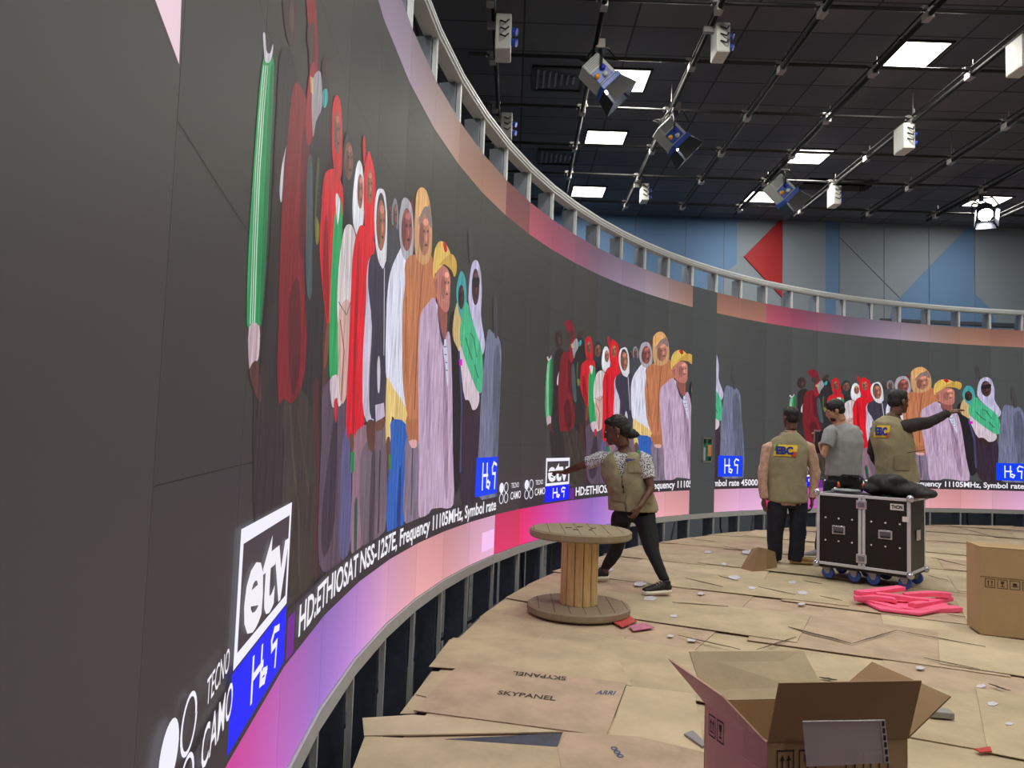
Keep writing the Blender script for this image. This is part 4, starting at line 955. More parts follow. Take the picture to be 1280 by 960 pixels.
for z in (z0, z1):
    for y in (0, Dc):
        m = MB(); cbox(m, Wc/2, min(max(y, e/2), Dc-e/2)+(-.003 if y == 0 else .003), min(max(z, z0+e/2), z1-e/2), Wc, e, e); put('edge_profile', m.done(.003, 1), M_alu, fc)
    for x in (0, Wc):
        m = MB(); cbox(m, min(max(x, e/2), Wc-e/2)+(-.003 if x == 0 else .003), Dc/2, min(max(z, z0+e/2), z1-e/2), e, Dc, e); put('edge_profile', m.done(.003, 1), M_alu, fc)
m = MB(); cbox(m, Wc/2, Dc/2, z1-.004, Wc-.04, Dc-.04, .008); put('lid', m.done(), M_lam, fc)
M_chrome = mat('chrome_plate', (196, 198, 210), .25, .75)
for x in (0, Wc):
    for y in (0, Dc):
        for z in (z0, z1):
            m = MB(); m.ell(CP(x, y, z), X_*.035, Yd*.035, Vector((0, 0, .035))); put('ball_corner', m.done(), M_chrome, fc, True)
for z in (z0+.10, z1-.09):
    m = MB(); cbox(m, Wc/2, -.008, z, .10, .012, .085); o = put('latch', m.done(.012, 3), M_chrome, fc)
    m = MB(); cbox(m, Wc/2, -.016, z, .055, .01, .045); m.cyl(CP(Wc/2, -.02, z), CP(Wc/2, -.026, z), .014, n=12); put('butterfly', m.done(), mat('latch_inner', (140, 142, 156), .3, .8), o)
for xc in (Wc*.25, Wc*.75):
    m = MB(); cbox(m, xc, -.006, (z0+z1)/2, .125, .008, .085); o = put('handle', m.done(.01, 2), M_chrome, fc)
    m = MB(); cbox(m, xc, -.0105, (z0+z1)/2-.002, .095, .002, .055); put('recess', m.done(), mat('recess_grey', (96, 98, 106), .5, .3), o)
    m = MB(); cbox(m, xc, -.018, (z0+z1)/2-.022, .085, .014, .016); put('grip', m.done(.004), M_black, o)
    for i in (-1, 0, 1):
        for j in (-1, 1):
            m = MB(); m.cyl(CP(xc+.125*i, -.001, (z0+z1)/2+.11*j), CP(xc+.125*i, -.006, (z0+z1)/2+.11*j), .0085, n=10); put('rivet', m.done(), mat('rivet_white', (226, 226, 230), .4), fc)
M_labelw = mat('white_label', (222, 222, 224), .5)
m = MB(); cbox(m, Wc*.75+.10, -.002, z1-.085, .115, .004, .058); lb = put('name_label', m.done(), M_labelw, fc)
put('lettering', text_on('THON', CP(Wc*.75+.052, -.0042, z1-.104), X_*.096, Vector((0, 0, .038)), .05), mat('letter_black', (12, 12, 12), .6), lb)
m = MB(); cbox(m, Wc-.035, -.0035-.014, z1-.19, .055, .004, .048); put('blank_label', m.done(), M_labelw, fc)
m = MB(); cbox(m, Wc+.004, Dc*.5, (z0+z1)/2, .008, .14, .10); put('side_latch', m.done(.004), M_chrome, fc)
m = MB(); cbox(m, Wc/2, Dc/2, z0-.012, Wc-.03, Dc-.03, .03); put('wheel_board', m.done(), M_black, fc)
M_bluewheel = mat('blue_castor', (44, 78, 158), .5)
for xw in (.075, Wc/2-.10, Wc/2+.075, Wc-.075):
    for yw in (.07, Dc-.08):
        m = MB(); cbox(m, xw, yw, z0-.032, .085, .085, .008); c_ = CP(xw+.015, yw, .086)
        for sg in (-1, 1): m.hexa([c_+Yd*sg*.022+X_*a+Vector((0, 0, b)) for a, b in ((-.014, -.012), (.014, -.012))]+[c_+Yd*sg*.026+X_*a+Vector((0, 0, b)) for a, b in ((.014, -.012), (-.014, -.012))]+[c_+Yd*sg*.022+X_*a+Vector((0, 0, b)) for a, b in ((-.05, .045), (.03, .045))]+[c_+Yd*sg*.026+X_*a+Vector((0, 0, b)) for a, b in ((.03, .045), (-.05, .045))])
        o = put('castor', m.done(), M_clamp, fc)
        m = MB(); c_.z = .084; m.cyl(c_-Yd*.019, c_+Yd*.019, .058, n=24); w_ = put('wheel', m.done(.004), M_bluewheel, o, True)
for o in fc.children:
    pass
# soft black jacket folded on the case
jp = CP(Wc*.76, Dc*.38, z1)
m = MB()
for a, b, c, ra, rb, rz_ in ((-.14, 0, .045, .10, .16, .045), (-.02, .02, .075, .13, .17, .07), (.12, -.02, .05, .15, .15, .05), (.24, -.03, .03, .10, .12, .032), (-.10, -.05, .09, .09, .08, .045), (.05, -.08, .10, .10, .07, .035), (.0, .1, .06, .2, .06, .05)):
    m.ell(jp+X_*a*1.15+Yd*b+Vector((0, 0, c*1.5)), X_*ra*1.1, Yd*rb, Vector((0, 0, rz_*1.55)))
jm = fuse(m, .012, 3, .016, 9)
for v in jm.vertices: v.co.z = max(v.co.z, z1+.002)
tag(put('folded_jacket', jm, mat('black_padded_cloth', (34, 35, 38), .7, bump=.3, bscale=60)), 'folded black padded jacket lying on top of the flight case', 'jacket')
# small tool with handle on the case
tp_ = CP(Wc*.27, Dc*.35, z1+.008)
tb = thing('tool_pouch', tp_, 'flat grey pouch with black handle and orange grips on the flight case', 'tool pouch')
m = MB(); m.ell(tp_+Vector((0, 0, .018)), X_*.17, Yd*.12, Vector((0, 0, .017))); pm = fuse(m, .012, 2, .008, 14); put('pouch', pm, mat('grey_pouch', (130, 136, 140), .7), tb)
m = MB(); h0 = tp_+X_*-.08+Vector((0, 0, .03)); h1 = tp_+X_*.14+Vector((0, 0, .02)); m.tube([h0, h0+Vector((0, 0, .12))+X_*.015, h0+Vector((0, 0, .14))+X_*.04, h1+Vector((0, 0, .15))-X_*.03, h1+Vector((0, 0, .13)), h1], .011, 8); put('handle', m.done(), M_black, tb, True)
for hq in (h0+Vector((0, 0, .02)), h1+Vector((0, 0, .03))+X_*.012):
    m = MB(); m.tube([hq, hq+Vector((0, 0, .05))], [.016, .014], 8); put('grip', m.done(), mat('orange_plastic', (226, 84, 40), .5), tb, True)
# pink foam strips
M_pink = mat('pink_foam', (250, 100, 142), .7, var=.06, vscale=10)
labs = ['pink foam strip on top of the pile', 'pink foam strip crossing the middle of the pile', 'pink foam strip at the back edge of the pile', 'pink foam strip lowest at the front of the pile', 'pink foam strip reaching furthest right from the pile', 'pink foam strip at the left under the top one', 'pink foam strip bending along the right rim of the pile']
fs = [((1072, 743), (1128, 739), .10, .10), ((1095, 748), (1160, 752), .07, .08), ((1130, 745), (1188, 748), .08, .08), ((1070, 752), (1128, 764), .03, .09), ((1128, 764), (1200, 764), .026, .10), ((1068, 750), (1120, 754), .055, .09), ((1140, 760), (1188, 750), .05, .08)]
for lab, (a, b, z, w_) in zip(labs, fs):
    p, q = az(*a, z), az(*b, z); d = (q-p); n_ = Vector((-d.y, d.x, 0)).normalized(); m = MB(); st = 8
    for sgn in (0,):
        T = []
        for k in range(st+1):
            t = k/st; c = p.lerp(q, t)+Vector((0, 0, .012*math.sin(t*3.1+a[0])))+n_*.02*math.sin(t*2.8); w2 = w_*(1-.15*abs(2*t-1)); T.append([c-n_*w2/2, c+n_*w2/2, c+n_*w2/2+Vector((0, 0, .036)), c-n_*w2/2+Vector((0, 0, .036))])
        V = [[m.bm.verts.new(x) for x in r] for r in T]
        for k in range(st):
            for j in range(4): m.bm.faces.new((V[k][j], V[k][(j+1) % 4], V[k+1][(j+1) % 4], V[k+1][j]))
        m.bm.faces.new(V[0]); m.bm.faces.new(V[-1][::-1])
    tag(put('foam_strip', m.done(.004), M_pink), lab+' beside the flight case', 'foam strip', 'pink foam strips heaped in front of the flight case')
p0 = [az(x, y, .026) for x, y in ((1075, 752), (1120, 745), (1175, 752), (1190, 762), (1150, 770), (1100, 764))]
m = MB(); m.prism(p0, (0, 0, .022)); tag(put('foam_sheet', m.done(.006), M_pink), 'flat pink foam sheet under the pink foam strips', 'foam sheet')

# ------------------------------------------------------------------ people
def nrm_(v): return Vector(v).normalized()
def head(mb, c, f, u, s=1.):
    f = nrm_(f); u = nrm_(Vector(u)-f*Vector(u).dot(f)); d = f.cross(u)
    def E(a, b, h, rd, rf_, ru): mb.ell(c+(f*a+d*b+u*h)*s, d*rd*s, f*rf_*s, u*ru*s, 14, 10)
    E(-.005, 0, .03, .076, .096, .088); E(.028, 0, -.035, .060, .066, .078); E(.07, 0, -.088, .028, .024, .022)
    E(.058, 0, .015, .055, .036, .03); E(.096, 0, -.018, .012, .014, .028); E(.104, 0, -.034, .018, .013, .011)
    E(.088, 0, -.060, .026, .014, .008); E(.086, 0, -.070, .023, .013, .008); E(.06, .03, -.025, .022, .025, .022); E(.06, -.03, -.025, .022, .025, .022)
    for b in (-1, 1): E(-.01, b*.078, -.01, .009, .020, .030)
    mb.tube([c+(f*-.02-u*.03)*s, c+(f*-.025-u*.13)*s], [.055*s, .058*s], 12)
def eyes(parent, c, f, u, s=1.):
    f = nrm_(f); u = nrm_(Vector(u)-f*Vector(u).dot(f)); d = f.cross(u)
    for b in (-1, 1):
        m = MB(); m.ell(c+(f*.088+d*b*.030+u*.004)*s, d*.012*s, f*.006*s, u*.006*s, 10, 6); o = put('eye', m.done(), mat('eye_white', (206, 200, 192), .3), parent, True)
        m = MB(); m.ell(c+(f*.093+d*b*.030+u*.004)*s, d*.005*s, f*.003*s, u*.005*s, 8, 6); put('iris', m.done(), mat('iris_dark', (22, 14, 10), .2), o, True)
        m = MB(); m.ell(c+(f*.090+d*b*.030+u*.024)*s, d*.020*s, f*.005*s, u*.004*s, 8, 6); put('eyebrow', m.done(), M_hair, parent, True)
def shorthair(c, f, u, s=1., grow=1., low=0.):
    f = nrm_(f); u = nrm_(Vector(u)-f*Vector(u).dot(f)); d = f.cross(u); m = MB()
    m.ell(c+(f*-.014+u*.042)*s, d*.081*s*grow, f*.096*s*grow, u*.085*s*grow); m.ell(c+(f*-.045+u*(-.005-low))*s, d*.073*s*grow, f*.062*s, u*.065*s)
    m.ell(c+(f*.03+u*.085)*s, d*.06*s, f*.055*s, u*.036*s)
    return fuse(m, .008*s, 2, .002, 40)
def hand(mb, wr, dirn, palm, thumb, s=1., curl=(.5, .6, .7, .8), index_out=False):
    """palm, four separate fingers bent towards the palm normal, thumb from the side"""
    D = nrm_(dirn); P = nrm_(Vector(palm)-D*Vector(palm).dot(D)); T = nrm_(Vector(thumb)-D*Vector(thumb).dot(D)-P*Vector(thumb).dot(P))
    mb.tube([wr-D*.02*s, wr+D*.02*s, wr+D*.055*s, wr+D*.088*s], [(.027*s, .019*s), (.034*s, .017*s), (.041*s, .016*s), (.038*s, .012*s)], 12, side=T)
    for i, (off, L_) in enumerate(((.029, .074), (.010, .082), (-.010, .077), (-.028, .060))):
        cu = curl[i] if not (index_out and i == 0) else .06
        p = wr+(D*.084+T*off)*s; pts = [p-D*.012*s]; ang = cu*.5
        for seg in (.45, .32, .23):
            dd = D*math.cos(ang)+P*math.sin(ang); p = p+dd*L_*seg*s; pts.append(p.copy()); ang += cu*1.15
        mb.tube(pts, [.0092*s, .0088*s, .008*s, .0065*s], 8)
    p = wr+(D*.025+T*.030)*s
    mb.tube([wr+(D*.012+T*.018)*s, p+(T*.012+D*.012)*s, p+(T*.024+D*.038+P*.008)*s, p+(T*.026+D*.062+P*.018)*s], [.013*s, .012*s, .010*s, .008*s], 8)
def shoe(mb_u, mb_s, heel, dirn, L_=.27, w=.047, up_=.085):
    D = nrm_(Vector((dirn[0], dirn[1], 0))); S = Vector((-D.y, D.x, 0)); h = Vector(heel)
    prof = [(0, .7, .05), (.03, .85, .075), (.09, .95, .085), (.15, 1.05, .062), (.21, 1.08, .046), (.255, .85, .034), (L_, .45, .02)]
    mb_u.tube([h+D*a+Vector((0, 0, .022+b*.5)) for a, _, b in prof], [(w*.92*k_, b*.55) for _, k_, b in prof], 14, side=S)
    mb_u.tube([h+D*.045+Vector((0, 0, .05)), h+D*.04+Vector((0, 0, up_+.03))], [.042, .04], 12)
    mb_s.tube([h+D*a+Vector((0, 0, .022)) for a, _, b in [(-.008, 0, 0)]+prof+[(L_+.01, 0, 0)]], [(w*.5, .017)]+[(w*k_*1.1, .024) for _, k_, b in prof]+[(w*.3, .014)], 14, side=S)
def limb(mb, pts, rad, n=14): mb.tube(pts, rad, n)
def decal(name, target, o, X, Y, D, shapes, matl, parent, off=.004):
    """thin printed shapes laid onto the cloth of a garment"""
    me = target.data; tw = wloc(target); bvh = BVHTree.FromPolygons([v.co+tw for v in me.vertices], [tuple(p.vertices) for p in me.polygons])
    D = nrm_(D); bm = bmesh.new(); last = None
    for P, Fc in shapes:
        vs = []
        for a, b in P:
            q = o+X*a+Y*b; h = bvh.ray_cast(q-D*.5, D)[0]
            if h is None: h = bvh.find_nearest(q)[0]
            vs.append(bm.verts.new(h-D*off))
        for f in Fc:
            try: bm.faces.new([vs[i] for i in f])
            except ValueError: pass
    return put(name, bm, matl, parent)
def gridshape(a0, b0, a1, b1, nx=14, ny=8, skew=0):
    P = [(a0+(a1-a0)*i/nx+skew*(b0+(b1-b0)*j/ny), b0+(b1-b0)*j/ny) for j in range(ny+1) for i in range(nx+1)]
    return P, [(j*(nx+1)+i, j*(nx+1)+i+1, (j+1)*(nx+1)+i+1, (j+1)*(nx+1)+i) for j in range(ny) for i in range(nx)]
M_ly = mat('logo_yellow', (232, 196, 44), .7); M_lb = mat('logo_blue', (34, 50, 140), .7); M_lg = mat('logo_green', (60, 140, 70), .7); M_lr = mat('logo_red', (212, 74, 40), .7)
def ebc(vest, o, X, Y, D):
    b = decal('back_logo', vest, o, X, Y, D, [gridshape(0, 0, 1, 1, skew=.08)], M_ly, vest, .009)
    decal('green_corner', vest, o, X, Y, D, [gridshape(0, .45, .12, 1.02, 4, 4, .1)], M_lg, b, .011)
    decal('red_corner', vest, o, X, Y, D, [gridshape(.8, -.02, 1.0, .42, 3, 3, .08)], M_lr, b, .011)
    V, Fc = text_faces('EBC', .06, 0); decal('lettering', vest, o+X*.12+Y*.14, X*.76, Y*.72, D, [(V, Fc)], M_lb, b, .018)
def foldwrap(vest, parent, o, X, Y, D, name='pocket', m_=None):
    return decal(name, vest, o, X, Y, D, [gridshape(0, 0, 1, 1, 6, 5)], m_ or M_khaki2, parent, .012)
M_khaki2 = mat('khaki_pocket', (138, 128, 100), .9, bump=.3, bscale=80)

# --- woman pointing at the wall
d0 = 6.85
wroot = thing('person', (1.1, 6.85, .026), 'woman in khaki vest and black trousers bending forward and pointing at the wall', 'person')
hc = ay(771, 538, 6.85); hf = (-.95, .22, -.22); hu = (-.2, -.02, 1)
body = MB(); head(body, hc, hf, hu, 1.12)
sR, eR, wR = ay(750, 573, 6.92), ay(724, 583, 7.02), ay(704, 590, 7.16); sL, eL, wL = ay(806, 574, 6.78), ay(814, 611, 6.70), ay(799, 634, 6.58)
nk = ay(780, 561, 6.86)
body.tube([ay(790, 640, 6.87), ay(786, 615, 6.86), ay(779, 588, 6.86), ay(779, 572, 6.86), nk, hc+Vector((.02, 0, -.06))], [(.15, .10), (.13, .09), (.15, .1), (.15, .08), .055, .05], 14, side=(1, -.3, 0))
limb(body, [sR+Vector((.03, 0, 0)), sR, eR, wR+Vector((.02, 0, 0)), wR], [.04, .046, .038, .026, .024]); limb(body, [sL, eL, wL], [.046, .036, .025])
hipR, knR, anR = ay(777, 648, 6.92), ay(769, 690, 6.98), ay(754, 716, 7.07); hipL, knL, anL = ay(806, 648, 6.80), ay(815, 688, 6.66), ay(832, 731, 6.53)
limb(body, [hipR, knR, anR], [.07, .045, .033]); limb(body, [hipL, knL, anL], [.07, .045, .033])
limb(body, [anR, anR-Vector((0, 0, .06))], [.033, .035]); limb(body, [anL, anL-Vector((0, 0, .06))], [.033, .035])
hand(body, wR, (-.9, .35, -.06), (.1, -.2, -1), (0, -1, .2), .98, (.1, 1.5, 1.6, 1.6), True)
hand(body, wL, (-.45, -.2, -.8), (-.6, .6, .2), (-.8, -.4, .3), .95, (.7, .8, .9, 1.0))
bo = put('body', fuse(body, .0062, 2), M_skin, wroot); eyes(wroot, hc, hf, hu, 1.12)
m = MB(); f_ = nrm_(hf); u_ = nrm_(Vector(hu)-f_*Vector(hu).dot(f_)); dd = f_.cross(u_)
m.ell(hc+f_*-.02+u_*.052, dd*.09, f_*.108, u_*.096); m.ell(hc+f_*-.062+u_*.0, dd*.084, f_*.07, u_*.085); m.ell(hc+f_*-.125+u_*-.055, dd*.05, f_*.052, u_*.046); m.ell(hc+f_*-.155+u_*-.07, dd*.04, f_*.04, u_*.03); m.ell(hc+f_*.04+u_*.088, dd*.07, f_*.06, u_*.04)
put('hair', fuse(m, .008, 2, .004, 30), M_hair, wroot)
for sg in (-1,):
    m = MB(); q = hc+f_*-.01+dd*.092*1.12-u_*.05; m.ell(q, dd*.006, f_*.006, u_*.012, 8, 6)
    m.ell(hc+f_*-.01-dd*.092*1.12-u_*.05, dd*.006, f_*.006, u_*.012, 8, 6); put('earring', m.done(), mat('gold', (220, 180, 90), .3, .8), wroot, True)
m = MB()
m.tube([ay(791, 636, 6.87), ay(786, 615, 6.86), ay(779, 588, 6.86), ay(778, 572, 6.86), ay(779, 566, 6.86)], [(.17, .125), (.155, .115), (.175, .125), (.17, .105), (.09, .07)], 18, side=(1, -.3, 0))
limb(m, [sR+Vector((.07, 0, .0)), sR, sR.lerp(eR, .62)], [.07, .066, .060]); limb(m, [sL+Vector((-.05, 0, .01)), sL, sL.lerp(eL, .66)], [.07, .068, .066])
put('blouse', fuse(m, .011, 2, .006, 12), M_blouse, wroot)
m = MB()
m.tube([ay(794, 644, 6.87), ay(791, 632, 6.87), ay(787, 614, 6.86), ay(780, 590, 6.86), ay(778, 574, 6.86), ay(779, 563, 6.86)], [(.215, .17), (.215, .165), (.19, .15), (.2, .15), (.19, .125), (.085, .075)], 20, side=(1, -.3, 0))
vm = fuse(m, .012, 3, .011, 10, 3)
bm = bmesh.new(); bm.from_mesh(vm); fr_ = nrm_((-.42, -.9, 0)); sd = Vector((-fr_.y, fr_.x, 0)); ctop, cbot = ay(779, 563, 6.86), ay(789, 640, 6.87)
kill = []
for f in bm.faces:
    c = f.calc_center_median(); t = (ctop.z-c.z)/(ctop.z-cbot.z); ax_ = ctop.lerp(cbot, t); r_ = c-ax_
    if t > .97 or t < .03 and True: kill.append(f); continue
    if r_.dot(fr_) > .03 and abs(r_.dot(sd)+.0) < (.075*(1-t*2.1) if t < .42 else .006): kill.append(f)
bmesh.ops.delete(bm, geom=kill, context='FACES'); bm.to_mesh(vm); bm.free()
o = bpy.data.objects.new('t', vm); COL.objects.link(o); md = o.modifiers.new('s', 'SOLIDIFY'); md.thickness = .012; md.offset = 0
vm2 = evaluated(o); bpy.data.objects.remove(o); vm2.polygons.foreach_set('use_smooth', [True]*len(vm2.polygons))
vest = put('vest', vm2, M_khaki, wroot)
for (x, y, w_, h_) in ((786, 591, .12, .10), (764, 628, .13, .12), (795, 630, .15, .12)):
    pk = foldwrap(vest, vest, ay(x, y, 6.6), Vector((w_, -.1*w_, 0)), Vector((0, 0, h_)), (.1, 1, 0)); foldwrap(vest, pk, ay(x, y, 6.6)+Vector((0, 0, h_*.72)), Vector((w_, -.1*w_, 0)), Vector((0, 0, h_*.3)), (.1, .98, 0), 'pocket_flap', M_khaki)
V, Fc = text_faces('EBC', .05); decal('chest_logo', vest, ay(785, 578, 6.6), Vector((.065, -.01, 0)), Vector((0, 0, .03)), (.1, 1, 0), [(V, Fc)], M_lb, vest, .009)
m = MB(); limb(m, [ay(790, 636, 6.87), ay(790, 652, 6.87)], [(.16, .12), (.15, .12)])
limb(m, [hipR+Vector((.01, 0, .03)), hipR, knR, knR.lerp(anR, .45), anR+Vector((0, 0, .03))], [.10, .096, .060, .054, .038]); limb(m, [hipL+Vector((-.01, 0, .03)), hipL, knL, knL.lerp(anL, .4), anL+Vector((0, 0, .03))], [.105, .10, .065, .054, .038])
put('trousers', fuse(m, .011, 3, .006, 9), mat('black_leggings', (13, 14, 20), .8, bump=.2), wroot)
for nm, an, dr in (('shoe', anR, (-.93, -.25)), ('shoe', anL, (-.95, -.35))):
    u1, s1 = MB(), MB(); g_ = Vector((an.x, an.y, .026))-Vector((dr[0], dr[1], 0))*.045; shoe(u1, s1, g_, dr, .26, .046)
    o = put(nm, fuse(u1, .007, 2), M_black, wroot); put('sole', fuse(s1, .007, 1), M_sole, o)
    Dn = nrm_((dr[0], dr[1], 0)); Sn = Vector((-Dn.y, Dn.x, 0))
    for k in range(4):
        q = g_+Dn*(.10+.022*k)+Vector((0, 0, .11-.013*k)); m = MB(); m.tube([q-Sn*.028, q+Vector((0, 0, .005)), q+Sn*.028], .003, 6); put('lace', m.done(), M_sole, o)

# --- man seen from behind, peach sleeves
d1 = 8.45; r1 = thing('person', (3.08, 8.5, .026), 'man seen from behind in khaki vest over peach shirt, hands at his sides', 'person')
hc = ay(988, 522, d1); hf = (-.25, .95, .0); hu = (0, 0, 1); body = MB(); head(body, hc, hf, hu, 1.02)
sa, ea, wa = ay(961, 560, d1+.03), ay(953, 592, d1+.03), ay(955, 624, d1); sb, eb, wb_ = ay(1011, 559, d1), ay(1019, 590, d1), ay(1015, 624, d1-.03)
body.tube([ay(984, 628, d1), ay(984, 600, d1), ay(986, 565, d1), ay(987, 548, d1), ay(988, 538, d1)], [(.15, .1), (.14, .1), (.17, .11), (.16, .09), .055], 14, side=(1, 0, 0))
for S_, E_, W_, dx in ((sa, ea, wa, 1), (sb, eb, wb_, -1)):
    limb(body, [S_, E_, W_], [.048, .04, .027]); hand(body, W_, (.05*dx, -.1, -1), (dx, .3, 0), (0, 1, 0), 1.0, (.5, .6, .65, .7))
h1, k1, a1 = ay(972, 630, d1), ay(969, 668, d1+.02), ay(967, 699, d1+.06); h2, k2, a2 = ay(997, 630, d1), ay(998, 668, d1-.02), ay(994, 702, d1-.03)
for a in ((h1, k1, a1), (h2, k2, a2)): limb(body, list(a)+[Vector((a[2].x, a[2].y, .06))], [.08, .05, .036, .036])
put('body', fuse(body, .0066, 2), M_skin, r1); eyes(r1, hc, hf, hu); put('hair', shorthair(hc, hf, hu, 1.02, 1.0), M_hair, r1)
m = MB(); m.tube([ay(984, 631, d1), ay(984, 600, d1), ay(986, 565, d1), ay(987, 552, d1), ay(988, 540, d1)], [(.185, .13), (.18, .13), (.18, .125), (.16, .10), (.065, .065)], 18, side=(1, 0, 0))
for S_, E_, W_, dx in ((sa, ea, wa, 1), (sb, eb, wb_, -1)): limb(m, [S_+Vector((.05*dx, 0, .01)), S_, E_, W_+Vector((0, 0, .01))], [.07, .068, .058, .045])
put('shirt', fuse(m, .012, 2, .012, 9, 5), M_peach, r1)
m = MB(); m.tube([ay(984, 627, d1), ay(984, 600, d1), ay(985, 575, d1), ay(986, 560, d1), ay(987, 550, d1), ay(987, 541, d1)], [(.225, .165), (.215, .155), (.22, .16), (.225, .15), (.185, .125), (.085, .085)], 22, side=(1, 0, 0))
v1 = put('vest', fuse(m, .012, 3, .011, 8, 1), M_khaki, r1)
m = MB(); m.tube([ay(988, 543, d1), ay(988, 538, d1)], [.078, .068], 16); put('collar', fuse(m, .008, 1), M_peach, r1)
ebc(v1, ay(966, 570, d1-.3), Vector((.25, 0, 0)), Vector((0, 0, .125)), (.35, .937, 0))
m = MB(); limb(m, [ay(984, 622, d1), ay(984, 634, d1)], [(.18, .13), (.18, .13)])
for h_, k_, a_ in ((h1, k1, a1), (h2, k2, a2)): limb(m, [h_+Vector((0, 0, .02)), h_, k_, a_, Vector((a_.x, a_.y, .085))], [.108, .108, .088, .075, .072])
put('trousers', fuse(m, .012, 3, .012, 7, 2), mat('navy_trousers', (26, 30, 42), .85, var=.2, vscale=10, bump=.3, bscale=60), r1)
for a_, dr in ((a1, (-.3, .9)), (a2, (.9, -.15))):
    u1, s1 = MB(), MB(); g_ = Vector((a_.x, a_.y, .026))-nrm_((dr[0], dr[1], 0))*.05; shoe(u1, s1, g_, dr, .27, .046); o = put('shoe', fuse(u1, .008, 2), M_tan, r1); put('sole', fuse(s1, .008, 1), mat('tan_sole', (170, 140, 90), .7), o)

# --- man in grey t-shirt behind the case
d2 = 8.85; r2 = thing('person', (3.8, 8.9, .026), 'man in grey t-shirt standing sideways behind the flight case, head bowed', 'person')
hc = ay(1044, 513, d2); hf = (-.86, .30, -.3); hu = (-.15, 0, 1); body = MB(); head(body, hc, hf, hu, 1.02)
body.tube([ay(1054, 600, d2), ay(1054, 580, d2), ay(1054, 552, d2), ay(1052, 536, d2), ay(1048, 526, d2)], [(.14, .11), (.14, .1), (.16, .11), (.15, .09), .056], 14, side=(1, -.35, 0))
sa, ea, wa = ay(1038, 541, d2-.1), ay(1029, 569, d2-.16), ay(1024, 552, d2+.02); sb, eb, wb_ = ay(1070, 541, d2+.06), ay(1062, 574, d2+.2), ay(1040, 560, d2+.26)
limb(body, [sa, ea, wa], [.05, .042, .028]); limb(body, [sb, eb, wb_], [.05, .042, .028])
hand(body, wa, (-.2, .3, .9), (-.9, .2, 0), (.2, .9, .2), 1., (.8, .9, 1., 1.)); hand(body, wb_, (-.9, 0, .2), (0, -.2, 1), (0, -1, .2), 1., (.6, .7, .8, .8))
h1, k1, a1 = ay(1042, 604, d2), ay(1033, 648, d2+.02), ay(1025, 684, d2+.03); h2, k2, a2 = ay(1064, 604, d2), ay(1064, 650, d2-.05), ay(1060, 688, d2-.12)
for a in ((h1, k1, a1), (h2, k2, a2)): limb(body, list(a)+[Vector((a[2].x, a[2].y, .06))], [.08, .05, .036, .036])
put('body', fuse(body, .0066, 2), M_skin3, r2); eyes(r2, hc, hf, hu, 1.02); put('hair', shorthair(hc, hf, hu, 1.04, 1.06), M_hair, r2)
f_ = nrm_(hf); u_ = nrm_(Vector(hu)-f_*Vector(hu).dot(f_)); m = MB(); m.ell(hc+f_*.052-u_*.085, f_.cross(u_)*.05, f_*.04, u_*.035); put('beard', fuse(m, .008, 1), mat('dark_beard', (50, 38, 34), .8), r2)
m = MB(); m.tube([ay(1054, 595, d2), ay(1054, 578, d2), ay(1055, 552, d2), ay(1053, 538, d2), ay(1049, 530, d2)], [(.205, .15), (.195, .145), (.21, .15), (.185, .12), (.075, .075)], 20, side=(1, -.35, 0))
limb(m, [sa+Vector((.05, 0, .02)), sa, sa.lerp(ea, .62)], [.085, .082, .078]); limb(m, [sb-Vector((.05, 0, -.02)), sb, sb.lerp(eb, .62)], [.085, .08, .075])
put('tshirt', fuse(m, .012, 3, .009, 9, 8), M_grey, r2)
m = MB(); limb(m, [ay(1054, 590, d2), ay(1054, 606, d2)], [(.175, .13), (.17, .13)])
for h_, k_, a_ in ((h1, k1, a1), (h2, k2, a2)): limb(m, [h_+Vector((0, 0, .03)), h_, k_, a_, Vector((a_.x, a_.y, .09))], [.11, .108, .08, .06, .058])
put('trousers', fuse(m, .012, 3, .01, 8), M_trouser, r2)
for a_ in (a1, a2):
    u1, s1 = MB(), MB(); dr = (-.95, -.1); g_ = Vector((a_.x, a_.y, .026))+Vector((.05, 0, 0)); shoe(u1, s1, g_, dr, .27, .046); o = put('shoe', fuse(u1, .008, 2), mat('grey_shoe', (140, 138, 140), .7), r2); put('sole', fuse(s1, .008, 1), M_sole, o)
tq = thing('tablet', ay(1023, 568, d2-.02), 'thin pinkish panel held up by the man in the grey t-shirt', 'tablet')
m = MB(); P = [ay(x, y, d2-.02) for x, y in ((1017, 569), (1030, 568), (1031, 538), (1018, 537))]; m.prism(P, (.0, .012, 0)); put('case', m.done(), mat('tablet_edge', (150, 120, 130), .4), tq)
cq = (P[0]+P[2])/2; m = MB(); m.prism([cq+(p-cq)*.86+Vector((0, -.001, 0)) for p in P], (0, .0005, 0)); put('screen', m.done(), mat('tablet_face', (70, 58, 64), .2), tq)
ph = MB(); c_ = ay(1027, 541, d2-.08); ph.box(c_, (.03, .012, .055), ax=(.9, .2, .2)); tag(put('phone', ph.done(.003), M_black), 'small black phone in the raised hand of the man in grey', 'phone')

